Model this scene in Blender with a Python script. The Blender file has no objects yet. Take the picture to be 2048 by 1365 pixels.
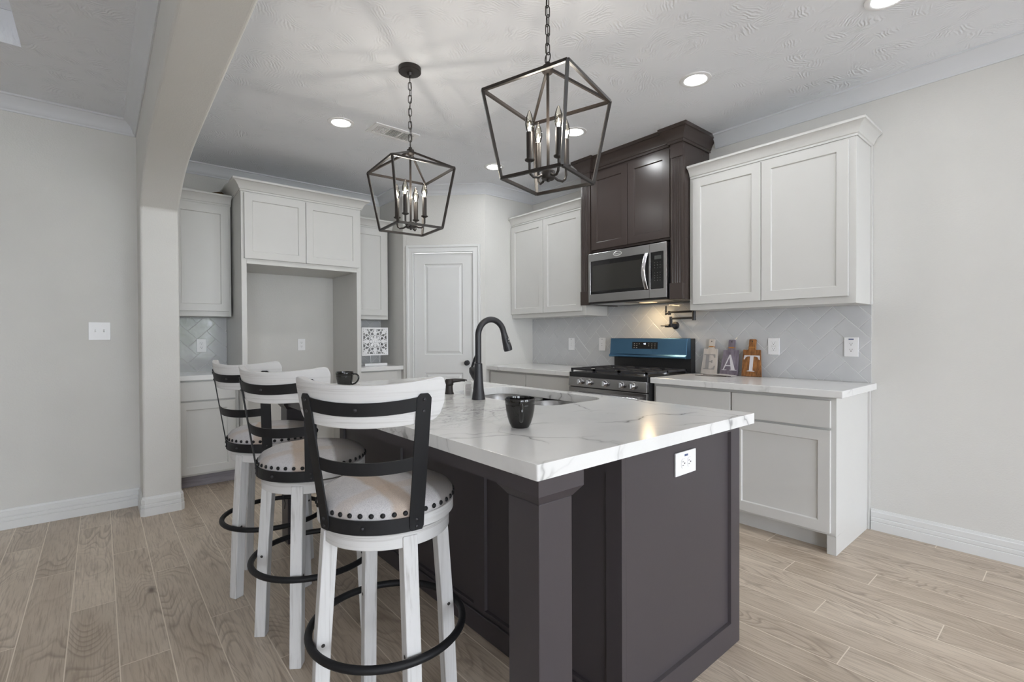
import bpy, bmesh, math, random
from mathutils import Vector, Matrix
random.seed(7)
C = bpy.context.scene.collection
PI = math.pi
SC = bpy.context.scene

# ------------------------------------------------------------------ camera
YAW, PITCH, ROLL = math.radians(40.2343), math.radians(-0.6107), math.radians(-0.2688)
CAM_H = 1.22
fwd = Vector((math.sin(YAW)*math.cos(PITCH), math.cos(YAW)*math.cos(PITCH), math.sin(PITCH)))
rgt0 = Vector((math.cos(YAW), -math.sin(YAW), 0)); up0 = rgt0.cross(fwd)
rgt = math.cos(ROLL)*rgt0 + math.sin(ROLL)*up0
upv = -math.sin(ROLL)*rgt0 + math.cos(ROLL)*up0
cd = bpy.data.cameras.new('camera'); cam = bpy.data.objects.new('camera', cd); C.objects.link(cam)
cd.sensor_width = 36.0; cd.lens = 974.93/2048*36.0; cd.clip_start = 0.05; cd.clip_end = 200
m = Matrix.Identity(4)
for i in range(3):
    m[i][0] = rgt[i]; m[i][1] = upv[i]; m[i][2] = -fwd[i]
m[0][3], m[1][3], m[2][3] = 0, 0, CAM_H
cam.matrix_world = m
SC.camera = cam

# ------------------------------------------------------------------ world, exposure
SC.view_settings.view_transform = 'Standard'; SC.view_settings.look = 'None'
SC.view_settings.gamma = 1.0; SC.view_settings.use_curve_mapping = False
SC.view_settings.exposure = -0.22
W = bpy.data.worlds.new('daylight'); SC.world = W; W.use_nodes = True
bg = W.node_tree.nodes['Background']; bg.inputs[0].default_value = (0.90, 0.955, 1.06, 1); bg.inputs[1].default_value = 16.0
SC.cycles.use_denoising = True
SC.cycles.max_bounces = 10; SC.cycles.diffuse_bounces = 6; SC.cycles.sample_clamp_indirect = 6.0

CAN_EMIT = 130.0      # glowing diffusers of the recessed lights
BULB_W = 3.0          # each candle bulb of the pendants
HOOD_W = 2.0          # lamp under the microwave

# ------------------------------------------------------------------ materials
def srgb(r, g, b):
    f = lambda c: (c/255/12.92) if c/255 <= 0.04045 else ((c/255+0.055)/1.055)**2.4
    return (f(r), f(g), f(b), 1)

class NT:
    def __init__(s, name):
        s.m = bpy.data.materials.new(name); s.m.use_nodes = True
        s.t = s.m.node_tree; s.b = s.t.nodes['Principled BSDF']; s.out = s.t.nodes['Material Output']
    def n(s, typ, **kw):
        x = s.t.nodes.new(typ)
        for k, v in kw.items():
            if k == 'ins':
                for i, val in v.items(): s.put(x.inputs[i], val)
            else: setattr(x, k, v)
        return x
    def put(s, sock, val):
        if isinstance(val, bpy.types.NodeSocket): s.t.links.new(val, sock)
        else: sock.default_value = val
    def math(s, op, a, b=0.0, c=None):
        x = s.n('ShaderNodeMath', operation=op); s.put(x.inputs[0], a); s.put(x.inputs[1], b)
        if c is not None: s.put(x.inputs[2], c)
        return x.outputs[0]
    def mix(s, fac, a, b, blend='MIX'):
        x = s.n('ShaderNodeMix', data_type='RGBA', blend_type=blend)
        s.put(x.inputs[0], fac); s.put(x.inputs[6], a); s.put(x.inputs[7], b); return x.outputs[2]
    def noise(s, vec, scale, detail=2.0, rough=0.5, dist=0.0, dim='3D', w=None):
        x = s.n('ShaderNodeTexNoise', noise_dimensions=dim)
        if vec is not None: s.put(x.inputs['Vector'], vec)
        x.inputs['Scale'].default_value = scale; x.inputs['Detail'].default_value = detail
        x.inputs['Roughness'].default_value = rough; x.inputs['Distortion'].default_value = dist
        if w is not None: s.put(x.inputs['W'], w)
        return x.outputs[0]
    def ramp(s, fac, stops, interp='LINEAR'):
        x = s.n('ShaderNodeValToRGB'); x.color_ramp.interpolation = interp
        el = x.color_ramp.elements
        while len(el) < len(stops): el.new(0.5)
        for e, (p, c) in zip(el, stops):
            e.position = p; e.color = c if len(c) == 4 else (*c, 1)
        s.put(x.inputs[0], fac); return x.outputs[0]
    def pos(s): return s.n('ShaderNodeNewGeometry').outputs['Position']
    def objc(s): return s.n('ShaderNodeTexCoord').outputs['Object']
    def scale(s, vec, sc):
        x = s.n('ShaderNodeVectorMath', operation='MULTIPLY'); s.put(x.inputs[0], vec); x.inputs[1].default_value = sc; return x.outputs[0]
    def sep(s, vec):
        x = s.n('ShaderNodeSeparateXYZ'); s.put(x.inputs[0], vec); return x.outputs
    def comb(s, a, b, c):
        x = s.n('ShaderNodeCombineXYZ'); s.put(x.inputs[0], a); s.put(x.inputs[1], b); s.put(x.inputs[2], c); return x.outputs[0]
    def bump(s, h, strength, dist=0.01):
        x = s.n('ShaderNodeBump'); s.put(x.inputs['Height'], h); x.inputs['Strength'].default_value = strength
        x.inputs['Distance'].default_value = dist; s.put(s.b.inputs['Normal'], x.outputs[0])
    def set(s, col=None, rough=None, metal=None, spec=None, **kw):
        if col is not None: s.put(s.b.inputs['Base Color'], col)
        if rough is not None: s.put(s.b.inputs['Roughness'], rough)
        if metal is not None: s.b.inputs['Metallic'].default_value = metal
        if spec is not None: s.b.inputs['Specular IOR Level'].default_value = spec
        for k, v in kw.items(): s.put(s.b.inputs[k], v)
        return s

MAT = {}
def paint(name, col, rough=0.45, spec=0.5, bumpscale=None, bstr=0.1, bdist=0.002, var=0.015):
    q = NT(name); p = q.pos()
    v = q.noise(p, 3.0, 3)
    c2 = tuple(c*(1-var*4) for c in col[:3]) + (1,)
    q.set(q.mix(v, c2, tuple(min(1, c*(1+var)) for c in col[:3]) + (1,)), rough, 0, spec)
    if bumpscale: q.bump(q.noise(p, bumpscale, 4, 0.6), bstr, bdist)
    MAT[name] = q.m
paint('wall_paint', (0.655, 0.647, 0.622, 1), 0.75, 0.25, 110, 0.35, 0.004)
paint('cabinet_white', (0.62, 0.615, 0.595, 1), 0.38, 0.4, 60, 0.05)
paint('trim_white', (0.71, 0.715, 0.71, 1), 0.4, 0.4)
paint('crown_white', (0.68, 0.695, 0.72, 1), 0.6, 0.3)
paint('cabinet_brown', srgb(64, 55, 52), 0.24, 0.5, 40, 0.05)
paint('island_paint', srgb(66, 61, 64), 0.42, 0.4, 60, 0.06)
paint('plastic_white', (0.84, 0.84, 0.85, 1), 0.25, 0.5)
paint('black_plastic', (0.018, 0.018, 0.019, 1), 0.35)
paint('black_iron', (0.009, 0.0092, 0.0105, 1), 0.55, 0.3, 300, 0.1)
paint('bronze_metal', (0.016, 0.012, 0.010, 1), 0.42, 0.45)
paint('faucet_black', (0.017, 0.017, 0.02, 1), 0.42, 0.5)
paint('grate_iron', (0.03, 0.03, 0.034, 1), 0.62)
paint('black_glass', (0.008, 0.008, 0.009, 1), 0.06, 0.6)
paint('black_glaze', (0.006, 0.0055, 0.005, 1), 0.05, 0.6)
paint('tan_twine', srgb(176, 120, 62), 0.9)
paint('window_frame', (0.8, 0.8, 0.8, 1), 0.4)

def ceiling_mat():                                   # stomped drywall texture: overlapping brush fans of fine ridges
    q = NT('ceiling_paint'); p = q.pos()
    n1 = q.n('ShaderNodeTexNoise'); q.put(n1.inputs['Vector'], p); n1.inputs['Scale'].default_value = 5.0; n1.inputs['Detail'].default_value = 2.0
    wp = q.n('ShaderNodeVectorMath', operation='MULTIPLY_ADD'); q.put(wp.inputs[0], n1.outputs['Color']); wp.inputs[1].default_value = (.10, .10, 0); q.put(wp.inputs[2], p)
    vo = q.n('ShaderNodeTexVoronoi', voronoi_dimensions='2D'); q.put(vo.inputs['Vector'], wp.outputs[0]); vo.inputs['Scale'].default_value = 9.0
    th = q.math('MULTIPLY', q.sep(vo.outputs['Color'])[0], 6.283); X, Y, Z = q.sep(wp.outputs[0])
    al = q.math('ADD', q.math('MULTIPLY', X, q.math('COSINE', th)), q.math('MULTIPLY', Y, q.math('SINE', th)))
    ph = q.math('ADD', q.math('MULTIPLY', al, 360.0), q.math('MULTIPLY', q.noise(p, 26.0, 2), 11.0))
    rid = q.math('MULTIPLY_ADD', q.math('SINE', ph), 0.5, 0.5)
    mask = q.ramp(q.noise(p, 6.0, 2, 0.5), [(0.36, (0.08, 0.08, 0.08)), (0.56, (1, 1, 1))])
    fall = q.ramp(vo.outputs['Distance'], [(0.25, (1, 1, 1)), (0.62, (0, 0, 0))])
    q.set((0.80, 0.82, 0.86, 1), 0.85, 0, 0.2); q.bump(q.math('MULTIPLY', q.math('MULTIPLY', rid, mask), fall), 0.9, 0.0024)
    MAT['ceiling_paint'] = q.m
ceiling_mat()

def floor_mat():                                     # wood-look porcelain planks
    q = NT('floor_planks'); X, Y, Z = q.sep(q.pos())
    w, L, g = 0.1555, 1.22, 0.0030
    a = q.math('DIVIDE', q.math('SUBTRACT', X, 0.045), w); row = q.math('FLOOR', a)
    wn = q.n('ShaderNodeTexWhiteNoise', noise_dimensions='1D'); q.put(wn.inputs['W'], row)
    off = q.math('MULTIPLY', q.math('MODULO', q.math('MULTIPLY', row, 0.413), 1.0), L)
    off = q.math('ADD', off, q.math('MULTIPLY', wn.outputs[0], 0.22))
    b = q.math('DIVIDE', q.math('ADD', Y, off), L); pk = q.math('FLOOR', b)
    fx = q.math('ABSOLUTE', q.math('SUBTRACT', q.math('FRACT', a), 0.5))
    fy = q.math('ABSOLUTE', q.math('SUBTRACT', q.math('FRACT', b), 0.5))
    gx = q.math('GREATER_THAN', fx, 0.5-g/w*0.62); gy = q.math('GREATER_THAN', fy, 0.5-g/L*0.62)
    grout = q.math('MAXIMUM', gx, gy)
    w2 = q.n('ShaderNodeTexWhiteNoise', noise_dimensions='2D'); q.put(w2.inputs['Vector'], q.comb(row, pk, 0.0))
    rnd = w2.outputs[0]
    seed = q.math('MULTIPLY', rnd, 37.0)
    # cathedral grain: rings of a warped field, stretched along the plank
    base = q.comb(q.math('ADD', q.math('MULTIPLY', X, 5.0), seed), q.math('MULTIPLY', Y, 1.25), seed)
    fld = q.noise(base, 1.0, 1.5, 0.45, 0.35)
    rings = q.math('FRACT', q.math('MULTIPLY', fld, 24.0))
    rl = q.ramp(rings, [(0.0, (0.15, 0.15, 0.15)), (0.28, (0.8, 0.8, 0.8)), (0.8, (1, 1, 1)), (1.0, (0.2, 0.2, 0.2))])
    fine = q.noise(q.comb(q.math('MULTIPLY', X, 150.0), q.math('MULTIPLY', Y, 7.0), seed), 1.0, 3, 0.6)
    cloud = q.noise(q.comb(q.math('MULTIPLY', X, 9.0), q.math('MULTIPLY', Y, 2.2), seed), 1.0, 3, 0.55)
    ringm = q.ramp(q.noise(q.comb(q.math('MULTIPLY', X, 6.0), q.math('MULTIPLY', Y, 2.0), q.math('ADD', seed, 5.0)), 1.0, 1), [(0.42, (0.12, 0.12, 0.12)), (0.62, (1, 1, 1))])
    lo = srgb(165, 149, 131); hi = srgb(217, 203, 185)
    tone = q.math('ADD', q.math('MULTIPLY', cloud, 0.95), q.math('MULTIPLY', q.math('SUBTRACT', rnd, 0.5), 0.34))
    col = q.mix(tone, lo, hi)
    col = q.mix(q.math('MULTIPLY', q.math('SUBTRACT', 1.0, rl), q.math('MULTIPLY', ringm, 0.6)), col, srgb(112, 94, 78))
    col = q.mix(q.ramp(fine, [(0.36, (0.4, 0.4, 0.4)), (0.52, (0, 0, 0))]), col, srgb(128, 110, 94))
    # knots
    kv = q.n('ShaderNodeTexVoronoi'); q.put(kv.inputs['Vector'], q.comb(q.math('MULTIPLY', X, 4.2), q.math('MULTIPLY', Y, 2.0), 0.0)); kv.inputs['Scale'].default_value = 1.0
    kn = q.ramp(kv.outputs['Distance'], [(0.035, (0.85, 0.85, 0.85)), (0.10, (0, 0, 0))])
    kr = q.n('ShaderNodeTexWhiteNoise', noise_dimensions='3D'); q.put(kr.inputs['Vector'], kv.outputs['Position'])
    kn = q.math('MULTIPLY', kn, q.math('GREATER_THAN', kr.outputs[0], 0.45))
    col = q.mix(kn, col, srgb(84, 68, 56))
    col = q.mix(grout, col, srgb(224, 213, 198))
    q.set(col, q.math('ADD', 0.36, q.math('MULTIPLY', grout, 0.4)), 0, 0.4)
    q.bump(q.math('SUBTRACT', q.math('MULTIPLY', fine, 0.15), grout), 0.3, 0.0015)
    MAT['floor_planks'] = q.m
floor_mat()

def quartz(name='quartz', amount=0.85, lo=0.44):
    q = NT(name); p = q.pos()
    nz = q.n('ShaderNodeTexNoise'); q.put(nz.inputs['Vector'], p); nz.inputs['Scale'].default_value = 1.7; nz.inputs['Detail'].default_value = 5
    def veins(sc, warp, seed, wid):
        d = q.n('ShaderNodeVectorMath', operation='MULTIPLY_ADD'); q.put(d.inputs[0], nz.outputs['Color']); d.inputs[1].default_value = (warp,)*3
        q.put(d.inputs[2], q.n('ShaderNodeVectorMath', operation='ADD', ins={0: p, 1: (seed, seed*.7, 0)}).outputs[0])
        v = q.n('ShaderNodeTexVoronoi', feature='DISTANCE_TO_EDGE'); q.put(v.inputs['Vector'], d.outputs[0]); v.inputs['Scale'].default_value = sc
        return q.ramp(v.outputs[0], [(0.0, (1, 1, 1)), (wid, (0.22, 0.22, 0.22)), (wid*4, (0, 0, 0))])
    m1 = q.ramp(q.noise(p, 2.3, 2), [(lo, (0, 0, 0)), (lo+.16, (1, 1, 1))])
    m2 = q.ramp(q.noise(q.scale(p, (1, 1, 1.3)), 3.1, 2), [(lo, (0, 0, 0)), (lo+.18, (1, 1, 1))])
    a = q.math('MULTIPLY', veins(1.5, 0.9, 3.1, 0.010), m1); b = q.math('MULTIPLY', veins(3.4, 0.55, 8.4, 0.013), m2)
    X_, Y_, Z_ = q.sep(p)
    dd = q.math('SQRT', q.math('ADD', q.math('POWER', q.math('SUBTRACT', X_, 1.02), 2.0), q.math('MULTIPLY', q.math('POWER', q.math('SUBTRACT', Y_, 1.75), 2.0), 0.7)))
    clus = q.math('MAXIMUM', 0.0, q.math('SUBTRACT', 1.0, q.math('DIVIDE', dd, 0.42)))
    wisp = q.noise(q.scale(p, (5, 14, 5)), 1.0, 5, 0.62, 1.6)
    wl = q.ramp(wisp, [(0.465, (0, 0, 0)), (0.492, (1, 1, 1)), (0.51, (0.15, 0.15, 0.15)), (0.56, (0, 0, 0))])
    haze = q.ramp(q.noise(p, 2.6, 5, 0.6, 0.6), [(0.52, (0, 0, 0)), (0.8, (0.3, 0.3, 0.3))])
    col = q.mix(haze, (0.76, 0.76, 0.75, 1), (0.52, 0.52, 0.53, 1))
    col = q.mix(q.math('MULTIPLY', q.math('MAXIMUM', a, q.math('MAXIMUM', q.math('MULTIPLY', b, 0.75), q.math('MULTIPLY', q.math('MULTIPLY', wl, clus), 1.5))), amount), col, srgb(84, 82, 82))
    q.set(col, 0.16, 0, 0.5); MAT[name] = q.m
quartz(); quartz('quartz_calm', 0.5, 0.56)

def tile_mat():
    q = NT('glazed_tile'); p = q.pos()
    v = q.noise(p, 6.0, 2)
    q.set(q.mix(v, srgb(187, 188, 190), srgb(199, 200, 201)), 0.09, 0, 0.5)
    q.bump(q.noise(p, 14.0, 2, 0.5), 0.22, 0.01)
    MAT['glazed_tile'] = q.m
tile_mat()
paint('grout', srgb(226, 226, 224), 0.8, 0.2)

def steel(name, axis, col=(0.56, 0.55, 0.55), rough=0.26, k=1.0):
    q = NT(name); p = q.objc()
    sc = {'y': (260, 2, 260), 'x': (2, 260, 260), 'z': (260, 260, 2)}[axis]
    n = q.noise(q.scale(p, sc), 1.0, 3, 0.6)
    q.set((*col, 1), q.math('ADD', rough-0.06*k, q.math('MULTIPLY', n, 0.12*k)), 1.0)
    q.bump(n, 0.05*k, 0.002); MAT[name] = q.m
steel('steel_brushed', 'y', (0.46, 0.455, 0.46), 0.25, 0.6); steel('steel_sink', 'z', (0.33, 0.325, 0.32), 0.3); steel('steel_handle', 'z', (0.68, 0.67, 0.68), 0.2)
steel('blue_film_steel', 'y', (0.115, 0.245, 0.40), 0.30, 0.3)
steel('nickel', 'z', (0.6, 0.6, 0.6), 0.3)

def whitewood(name, sc):
    q = NT(name); p = q.objc()
    n = q.noise(q.scale(p, sc), 1.0, 4, 0.65); n2 = q.noise(q.scale(p, tuple(c*0.35 for c in sc)), 1.0, 2)
    wear = q.math('MULTIPLY', q.ramp(n, [(0.49, (0, 0, 0)), (0.72, (0.8, 0.8, 0.8))]), q.ramp(n2, [(0.42, (0.15, 0.15, 0.15)), (0.70, (0.9, 0.9, 0.9))]))
    col = q.mix(wear, (0.62, 0.615, 0.61, 1), srgb(112, 104, 97))
    brown = q.ramp(q.noise(q.scale(p, tuple(c*0.22 for c in sc)), 1.0, 3, 0.7), [(0.70, (0, 0, 0)), (0.76, (1, 1, 1))])
    col = q.mix(q.math('MULTIPLY', brown, 0.75), col, srgb(138, 104, 78))
    q.set(col, 0.6, 0, 0.3); q.bump(n, 0.25, 0.003); MAT[name] = q.m
whitewood('whitewood_upright', (110, 110, 3.4)); whitewood('whitewood_level', (3, 3, 170))

def fabric():
    q = NT('plaid_fabric'); p = q.objc(); X, Y, Z = q.sep(p)
    wob = q.math('MULTIPLY', q.math('SUBTRACT', q.noise(p, 9, 2), 0.5), 0.03)
    u = q.math('ADD', q.math('ADD', q.math('MULTIPLY', X, 0.72), q.math('MULTIPLY', Y, 0.69)), wob)
    v = q.math('ADD', q.math('SUBTRACT', q.math('MULTIPLY', X, 0.69), q.math('MULTIPLY', Y, 0.72)), wob)
    band = lambda c, lo, hi: q.math('MULTIPLY', q.math('SMOOTH_MIN', 1.0, q.math('MAXIMUM', 0.0, q.math('DIVIDE', q.math('SUBTRACT', c, lo), 0.012)), 0.1),
                                    q.math('MINIMUM', 1.0, q.math('MAXIMUM', 0.0, q.math('DIVIDE', q.math('SUBTRACT', hi, c), 0.012))))
    tan1 = band(v, 0.012, 0.085); dark = band(v, -0.30, -0.062); tan2 = band(u, 0.06, 0.12)
    weave = q.noise(q.scale(p, (620, 620, 620)), 1.0, 3, 0.75)
    col = q.mix(q.noise(p, 22, 4, 0.7), srgb(182, 180, 182), srgb(214, 211, 211))
    col = q.mix(q.math('MULTIPLY', tan1, 0.8), col, srgb(182, 162, 143))
    col = q.mix(q.math('MULTIPLY', tan2, 0.35), col, srgb(190, 168, 146))
    col = q.mix(q.math('MULTIPLY', dark, 0.85), col, srgb(133, 126, 121))
    col = q.mix(q.ramp(weave, [(0.36, (0.6, 0.6, 0.6)), (0.58, (0, 0, 0))]), col, srgb(126, 125, 127))
    q.set(col, 0.95, 0, 0.15); q.bump(weave, 0.35, 0.0015)
    MAT['plaid_fabric'] = q.m
fabric()

def woodboard(name, a, b, sc):
    q = NT(name); p = q.objc()
    n = q.noise(q.scale(p, sc), 1.0, 4, 0.6, 0.3); n2 = q.noise(q.scale(p, (sc[0]*.3, sc[1]*.3, 0.5)), 1.0, 1)
    col = q.mix(q.ramp(q.math('ADD', q.math('MULTIPLY', n, 0.6), q.math('MULTIPLY', n2, 0.4)), [(0.33, (0, 0, 0)), (0.66, (1, 1, 1))]), a, b)
    q.set(col, 0.5, 0, 0.35); q.bump(n, 0.1, 0.001); MAT[name] = q.m
woodboard('board_white', srgb(178, 170, 162), srgb(202, 195, 188), (60, 60, 4))
woodboard('board_grey', srgb(88, 80, 92), srgb(132, 124, 136), (90, 90, 5))
woodboard('board_brown', srgb(80, 48, 22), srgb(166, 112, 62), (120, 120, 6))
woodboard('toe_wood', srgb(128, 124, 130), srgb(160, 155, 160), (6, 6, 60))
paint('letter_grey', srgb(150, 146, 144), 0.6); paint('letter_white', srgb(214, 212, 216), 0.6)
paint('sticker_blue', srgb(70, 84, 120), 0.5); paint('slot_dark', (0.03, 0.028, 0.026, 1), 0.6)
paint('card_paper', srgb(188, 184, 182), 0.6); paint('card_back', srgb(60, 50, 48), 0.6)
paint('print_grey', srgb(150, 148, 142), 0.7)
paint('key_print', srgb(110, 110, 108), 0.7)
paint('screen_grey', (0.032, 0.031, 0.028, 1), 0.12, 0.5)
paint('dark_ornament', srgb(96, 78, 58), 0.8, 0.2, 30, 0.5, 0.01, 0.08)
paint('leaf_green', srgb(118, 142, 84), 0.8, 0.2, 8, 0.8, 0.05, 0.12)
paint('bounce_ground', (0.78, 0.78, 0.77, 1), 0.9, 0.1)

def emit(name, col, strength):
    q = NT(name); q.set((0, 0, 0, 1), 0.5); q.b.inputs['Emission Color'].default_value = (*col, 1); q.b.inputs['Emission Strength'].default_value = strength
    MAT[name] = q.m
emit('can_glow', (0.96, 0.985, 1.0), CAN_EMIT); emit('filament_glow', (1.0, 0.74, 0.42), 60.0)
emit('display_glow', (0.75, 0.85, 1.0), 3.0); emit('hood_glow', (1.0, 0.74, 0.42), 1.4); emit('lcd_dim', (0.5, 0.55, 0.52), 0.10)

def clear(name, tint=(1, 1, 1), g=0.10, rough=0.03):
    q = NT(name); t = q.n('ShaderNodeBsdfTransparent'); t.inputs[0].default_value = (*tint, 1)
    gl = q.n('ShaderNodeBsdfGlossy'); gl.inputs['Roughness'].default_value = rough
    fr = q.n('ShaderNodeFresnel'); fr.inputs[0].default_value = 1.45
    mx = q.n('ShaderNodeMixShader'); q.put(mx.inputs[0], q.math('MINIMUM', 1.0, q.math('ADD', fr.outputs[0], g)))
    q.t.links.new(t.outputs[0], mx.inputs[1]); q.t.links.new(gl.outputs[0], mx.inputs[2]); q.t.links.new(mx.outputs[0], q.out.inputs[0])
    MAT[name] = q.m
clear('bulb_glass', (1, 0.97, 0.9), 0.06)
def frosted():
    q = NT('clear_plastic'); t = q.n('ShaderNodeBsdfTransparent'); t.inputs[0].default_value = (0.95, 0.95, 0.93, 1)
    q.set((0.8, 0.8, 0.78, 1), 0.2); mx = q.n('ShaderNodeMixShader'); mx.inputs[0].default_value = 0.42
    q.t.links.new(t.outputs[0], mx.inputs[1]); q.t.links.new(q.b.outputs[0], mx.inputs[2]); q.t.links.new(mx.outputs[0], q.out.inputs[0])
    MAT['clear_plastic'] = q.m
frosted()

# ------------------------------------------------------------------ object and mesh helpers
def obj(name, bm, mat, parent=None, smooth=None, bevel=None, segs=2, loc=None):
    bmesh.ops.recalc_face_normals(bm, faces=bm.faces[:])
    me = bpy.data.meshes.new(name); bm.to_mesh(me); bm.free()
    if smooth is not None:
        for p in me.polygons: p.use_smooth = True
        me.set_sharp_from_angle(angle=math.radians(smooth))
    mats = mat if isinstance(mat, (list, tuple)) else [mat]
    for k in mats: me.materials.append(MAT[k])
    o = bpy.data.objects.new(name, me); C.objects.link(o)
    if parent: o.parent = parent
    if loc: o.location = loc
    if bevel:
        b = o.modifiers.new('bevel', 'BEVEL'); b.width = bevel; b.segments = segs; b.limit_method = 'ANGLE'; b.angle_limit = math.radians(40)
    return o
def thing(name, label, cat, loc=(0, 0, 0), rz=0.0, group=None):
    o = bpy.data.objects.new(name, None); C.objects.link(o); o.empty_display_size = 0.05
    o.location = loc; o.rotation_euler = (0, 0, rz); return tag(o, label, cat, group)
def tag(o, label, cat, group=None):
    o['label'] = label; o['category'] = cat
    if group: o['group'] = group
    return o
def struct(o, label=None):
    o['kind'] = 'structure'
    if label: o['label'] = label
    return o
def copy_tree(o, parent=None):
    c = o.copy(); C.objects.link(c)
    if parent: c.parent = parent
    for ch in list(o.children): copy_tree(ch, c)
    return c
B = bmesh.new
ID = lambda u, v, z: (u, v, z)
def box(bm, u0, u1, v0, v1, z0, z1, M=ID):
    vs = [bm.verts.new(M(u, v, z)) for z in (z0, z1) for v in (v0, v1) for u in (u0, u1)]
    for f in ((0, 1, 3, 2), (4, 6, 7, 5), (0, 4, 5, 1), (2, 3, 7, 6), (0, 2, 6, 4), (1, 5, 7, 3)): bm.faces.new([vs[i] for i in f])
    return bm
def bbox(*a, M=ID): return box(B(), *a, M=M)
def prism(bm, poly, w0, w1, M):                       # poly of (a,b), swept from w0 to w1;  M(a,b,w)
    n = len(poly); lo = [bm.verts.new(M(a, b, w0)) for a, b in poly]; hi = [bm.verts.new(M(a, b, w1)) for a, b in poly]
    bm.faces.new(lo); bm.faces.new(hi[::-1])
    for i in range(n): bm.faces.new((lo[i], lo[(i+1) % n], hi[(i+1) % n], hi[i]))
    return bm
def lathe(bm, prof, n=32, M=ID, cap=True):
    rings = []
    for r, z in prof:
        if r < 1e-6: rings.append([bm.verts.new(M(0, 0, z))])
        else: rings.append([bm.verts.new(M(r*math.cos(2*PI*i/n), r*math.sin(2*PI*i/n), z)) for i in range(n)])
    for a, b in zip(rings, rings[1:]):
        for i in range(n):
            j = (i+1) % n
            if len(a) == 1 and len(b) == 1: continue
            if len(a) == 1: bm.faces.new((a[0], b[i], b[j]))
            elif len(b) == 1: bm.faces.new((a[i], a[j], b[0]))
            else: bm.faces.new((a[i], a[j], b[j], b[i]))
    if cap:
        for r in (rings[0], rings[-1]):
            if len(r) > 2: bm.faces.new(r)
    return bm
def tube(bm, pts, rad, n=12, closed=False, flat=None):
    P = [Vector(p) for p in pts]; N = len(P); R = rad if isinstance(rad, (list, tuple)) else [rad]*N
    T = []
    for i in range(N):
        a = P[(i-1) % N] if (closed or i > 0) else P[i]; b = P[(i+1) % N] if (closed or i < N-1) else P[i]
        T.append((b-a).normalized())
    ref = Vector((0, 0, 1)) if abs(T[0].z) < 0.9 else Vector((1, 0, 0))
    nx = T[0].cross(ref).normalized(); rings = []
    for i in range(N):
        nx = (nx - T[i]*nx.dot(T[i])).normalized(); ny = T[i].cross(nx)
        f = flat or (1, 1)
        rings.append([bm.verts.new(P[i]+R[i]*(f[0]*math.cos(2*PI*k/n)*nx+f[1]*math.sin(2*PI*k/n)*ny)) for k in range(n)])
    for i in range(N if closed else N-1):
        a, b = rings[i], rings[(i+1) % N]
        for k in range(n): bm.faces.new((a[k], a[(k+1) % n], b[(k+1) % n], b[k]))
    if not closed: bm.faces.new(rings[0]); bm.faces.new(rings[-1][::-1])
    return bm
def bar(bm, p, q, w):                                  # square bar between two points
    p, q = Vector(p), Vector(q); t = (q-p).normalized(); ref = Vector((0, 0, 1)) if abs(t.z) < 0.95 else Vector((1, 0, 0))
    a = t.cross(ref).normalized()*w/2; b = t.cross(a).normalized()*w/2
    vs = [bm.verts.new(x+s*a+r*b) for x in (p, q) for s, r in ((-1, -1), (1, -1), (1, 1), (-1, 1))]
    bm.faces.new(vs[:4]); bm.faces.new(vs[4:][::-1])
    for i in range(4): bm.faces.new((vs[i], vs[(i+1) % 4], vs[4+(i+1) % 4], vs[4+i]))
    return bm
def sweep(bm, path, prof, M, closed=False):            # profile (offset to the left of the path, w); M(a,b,w)
    n = len(path); P = [Vector(p) for p in path]; rings = []
    for i in range(n):
        ds = []
        if closed or i > 0: ds.append((P[i]-P[i-1]).normalized())
        if closed or i < n-1: ds.append((P[(i+1) % n]-P[i]).normalized())
        ns = [Vector((-d.y, d.x)) for d in ds]
        k = ns[0] if len(ns) == 1 else (ns[0]+ns[1])/(1+ns[0].dot(ns[1]))
        rings.append([bm.verts.new(M(P[i].x+k.x*o, P[i].y+k.y*o, w)) for o, w in prof])
    m_ = len(prof)
    for i in range(n if closed else n-1):
        a, b = rings[i], rings[(i+1) % n]
        for j in range(m_): bm.faces.new((a[j], a[(j+1) % m_], b[(j+1) % m_], b[j]))
    if not closed: bm.faces.new(rings[0]); bm.faces.new(rings[-1][::-1])
    return bm
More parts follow.
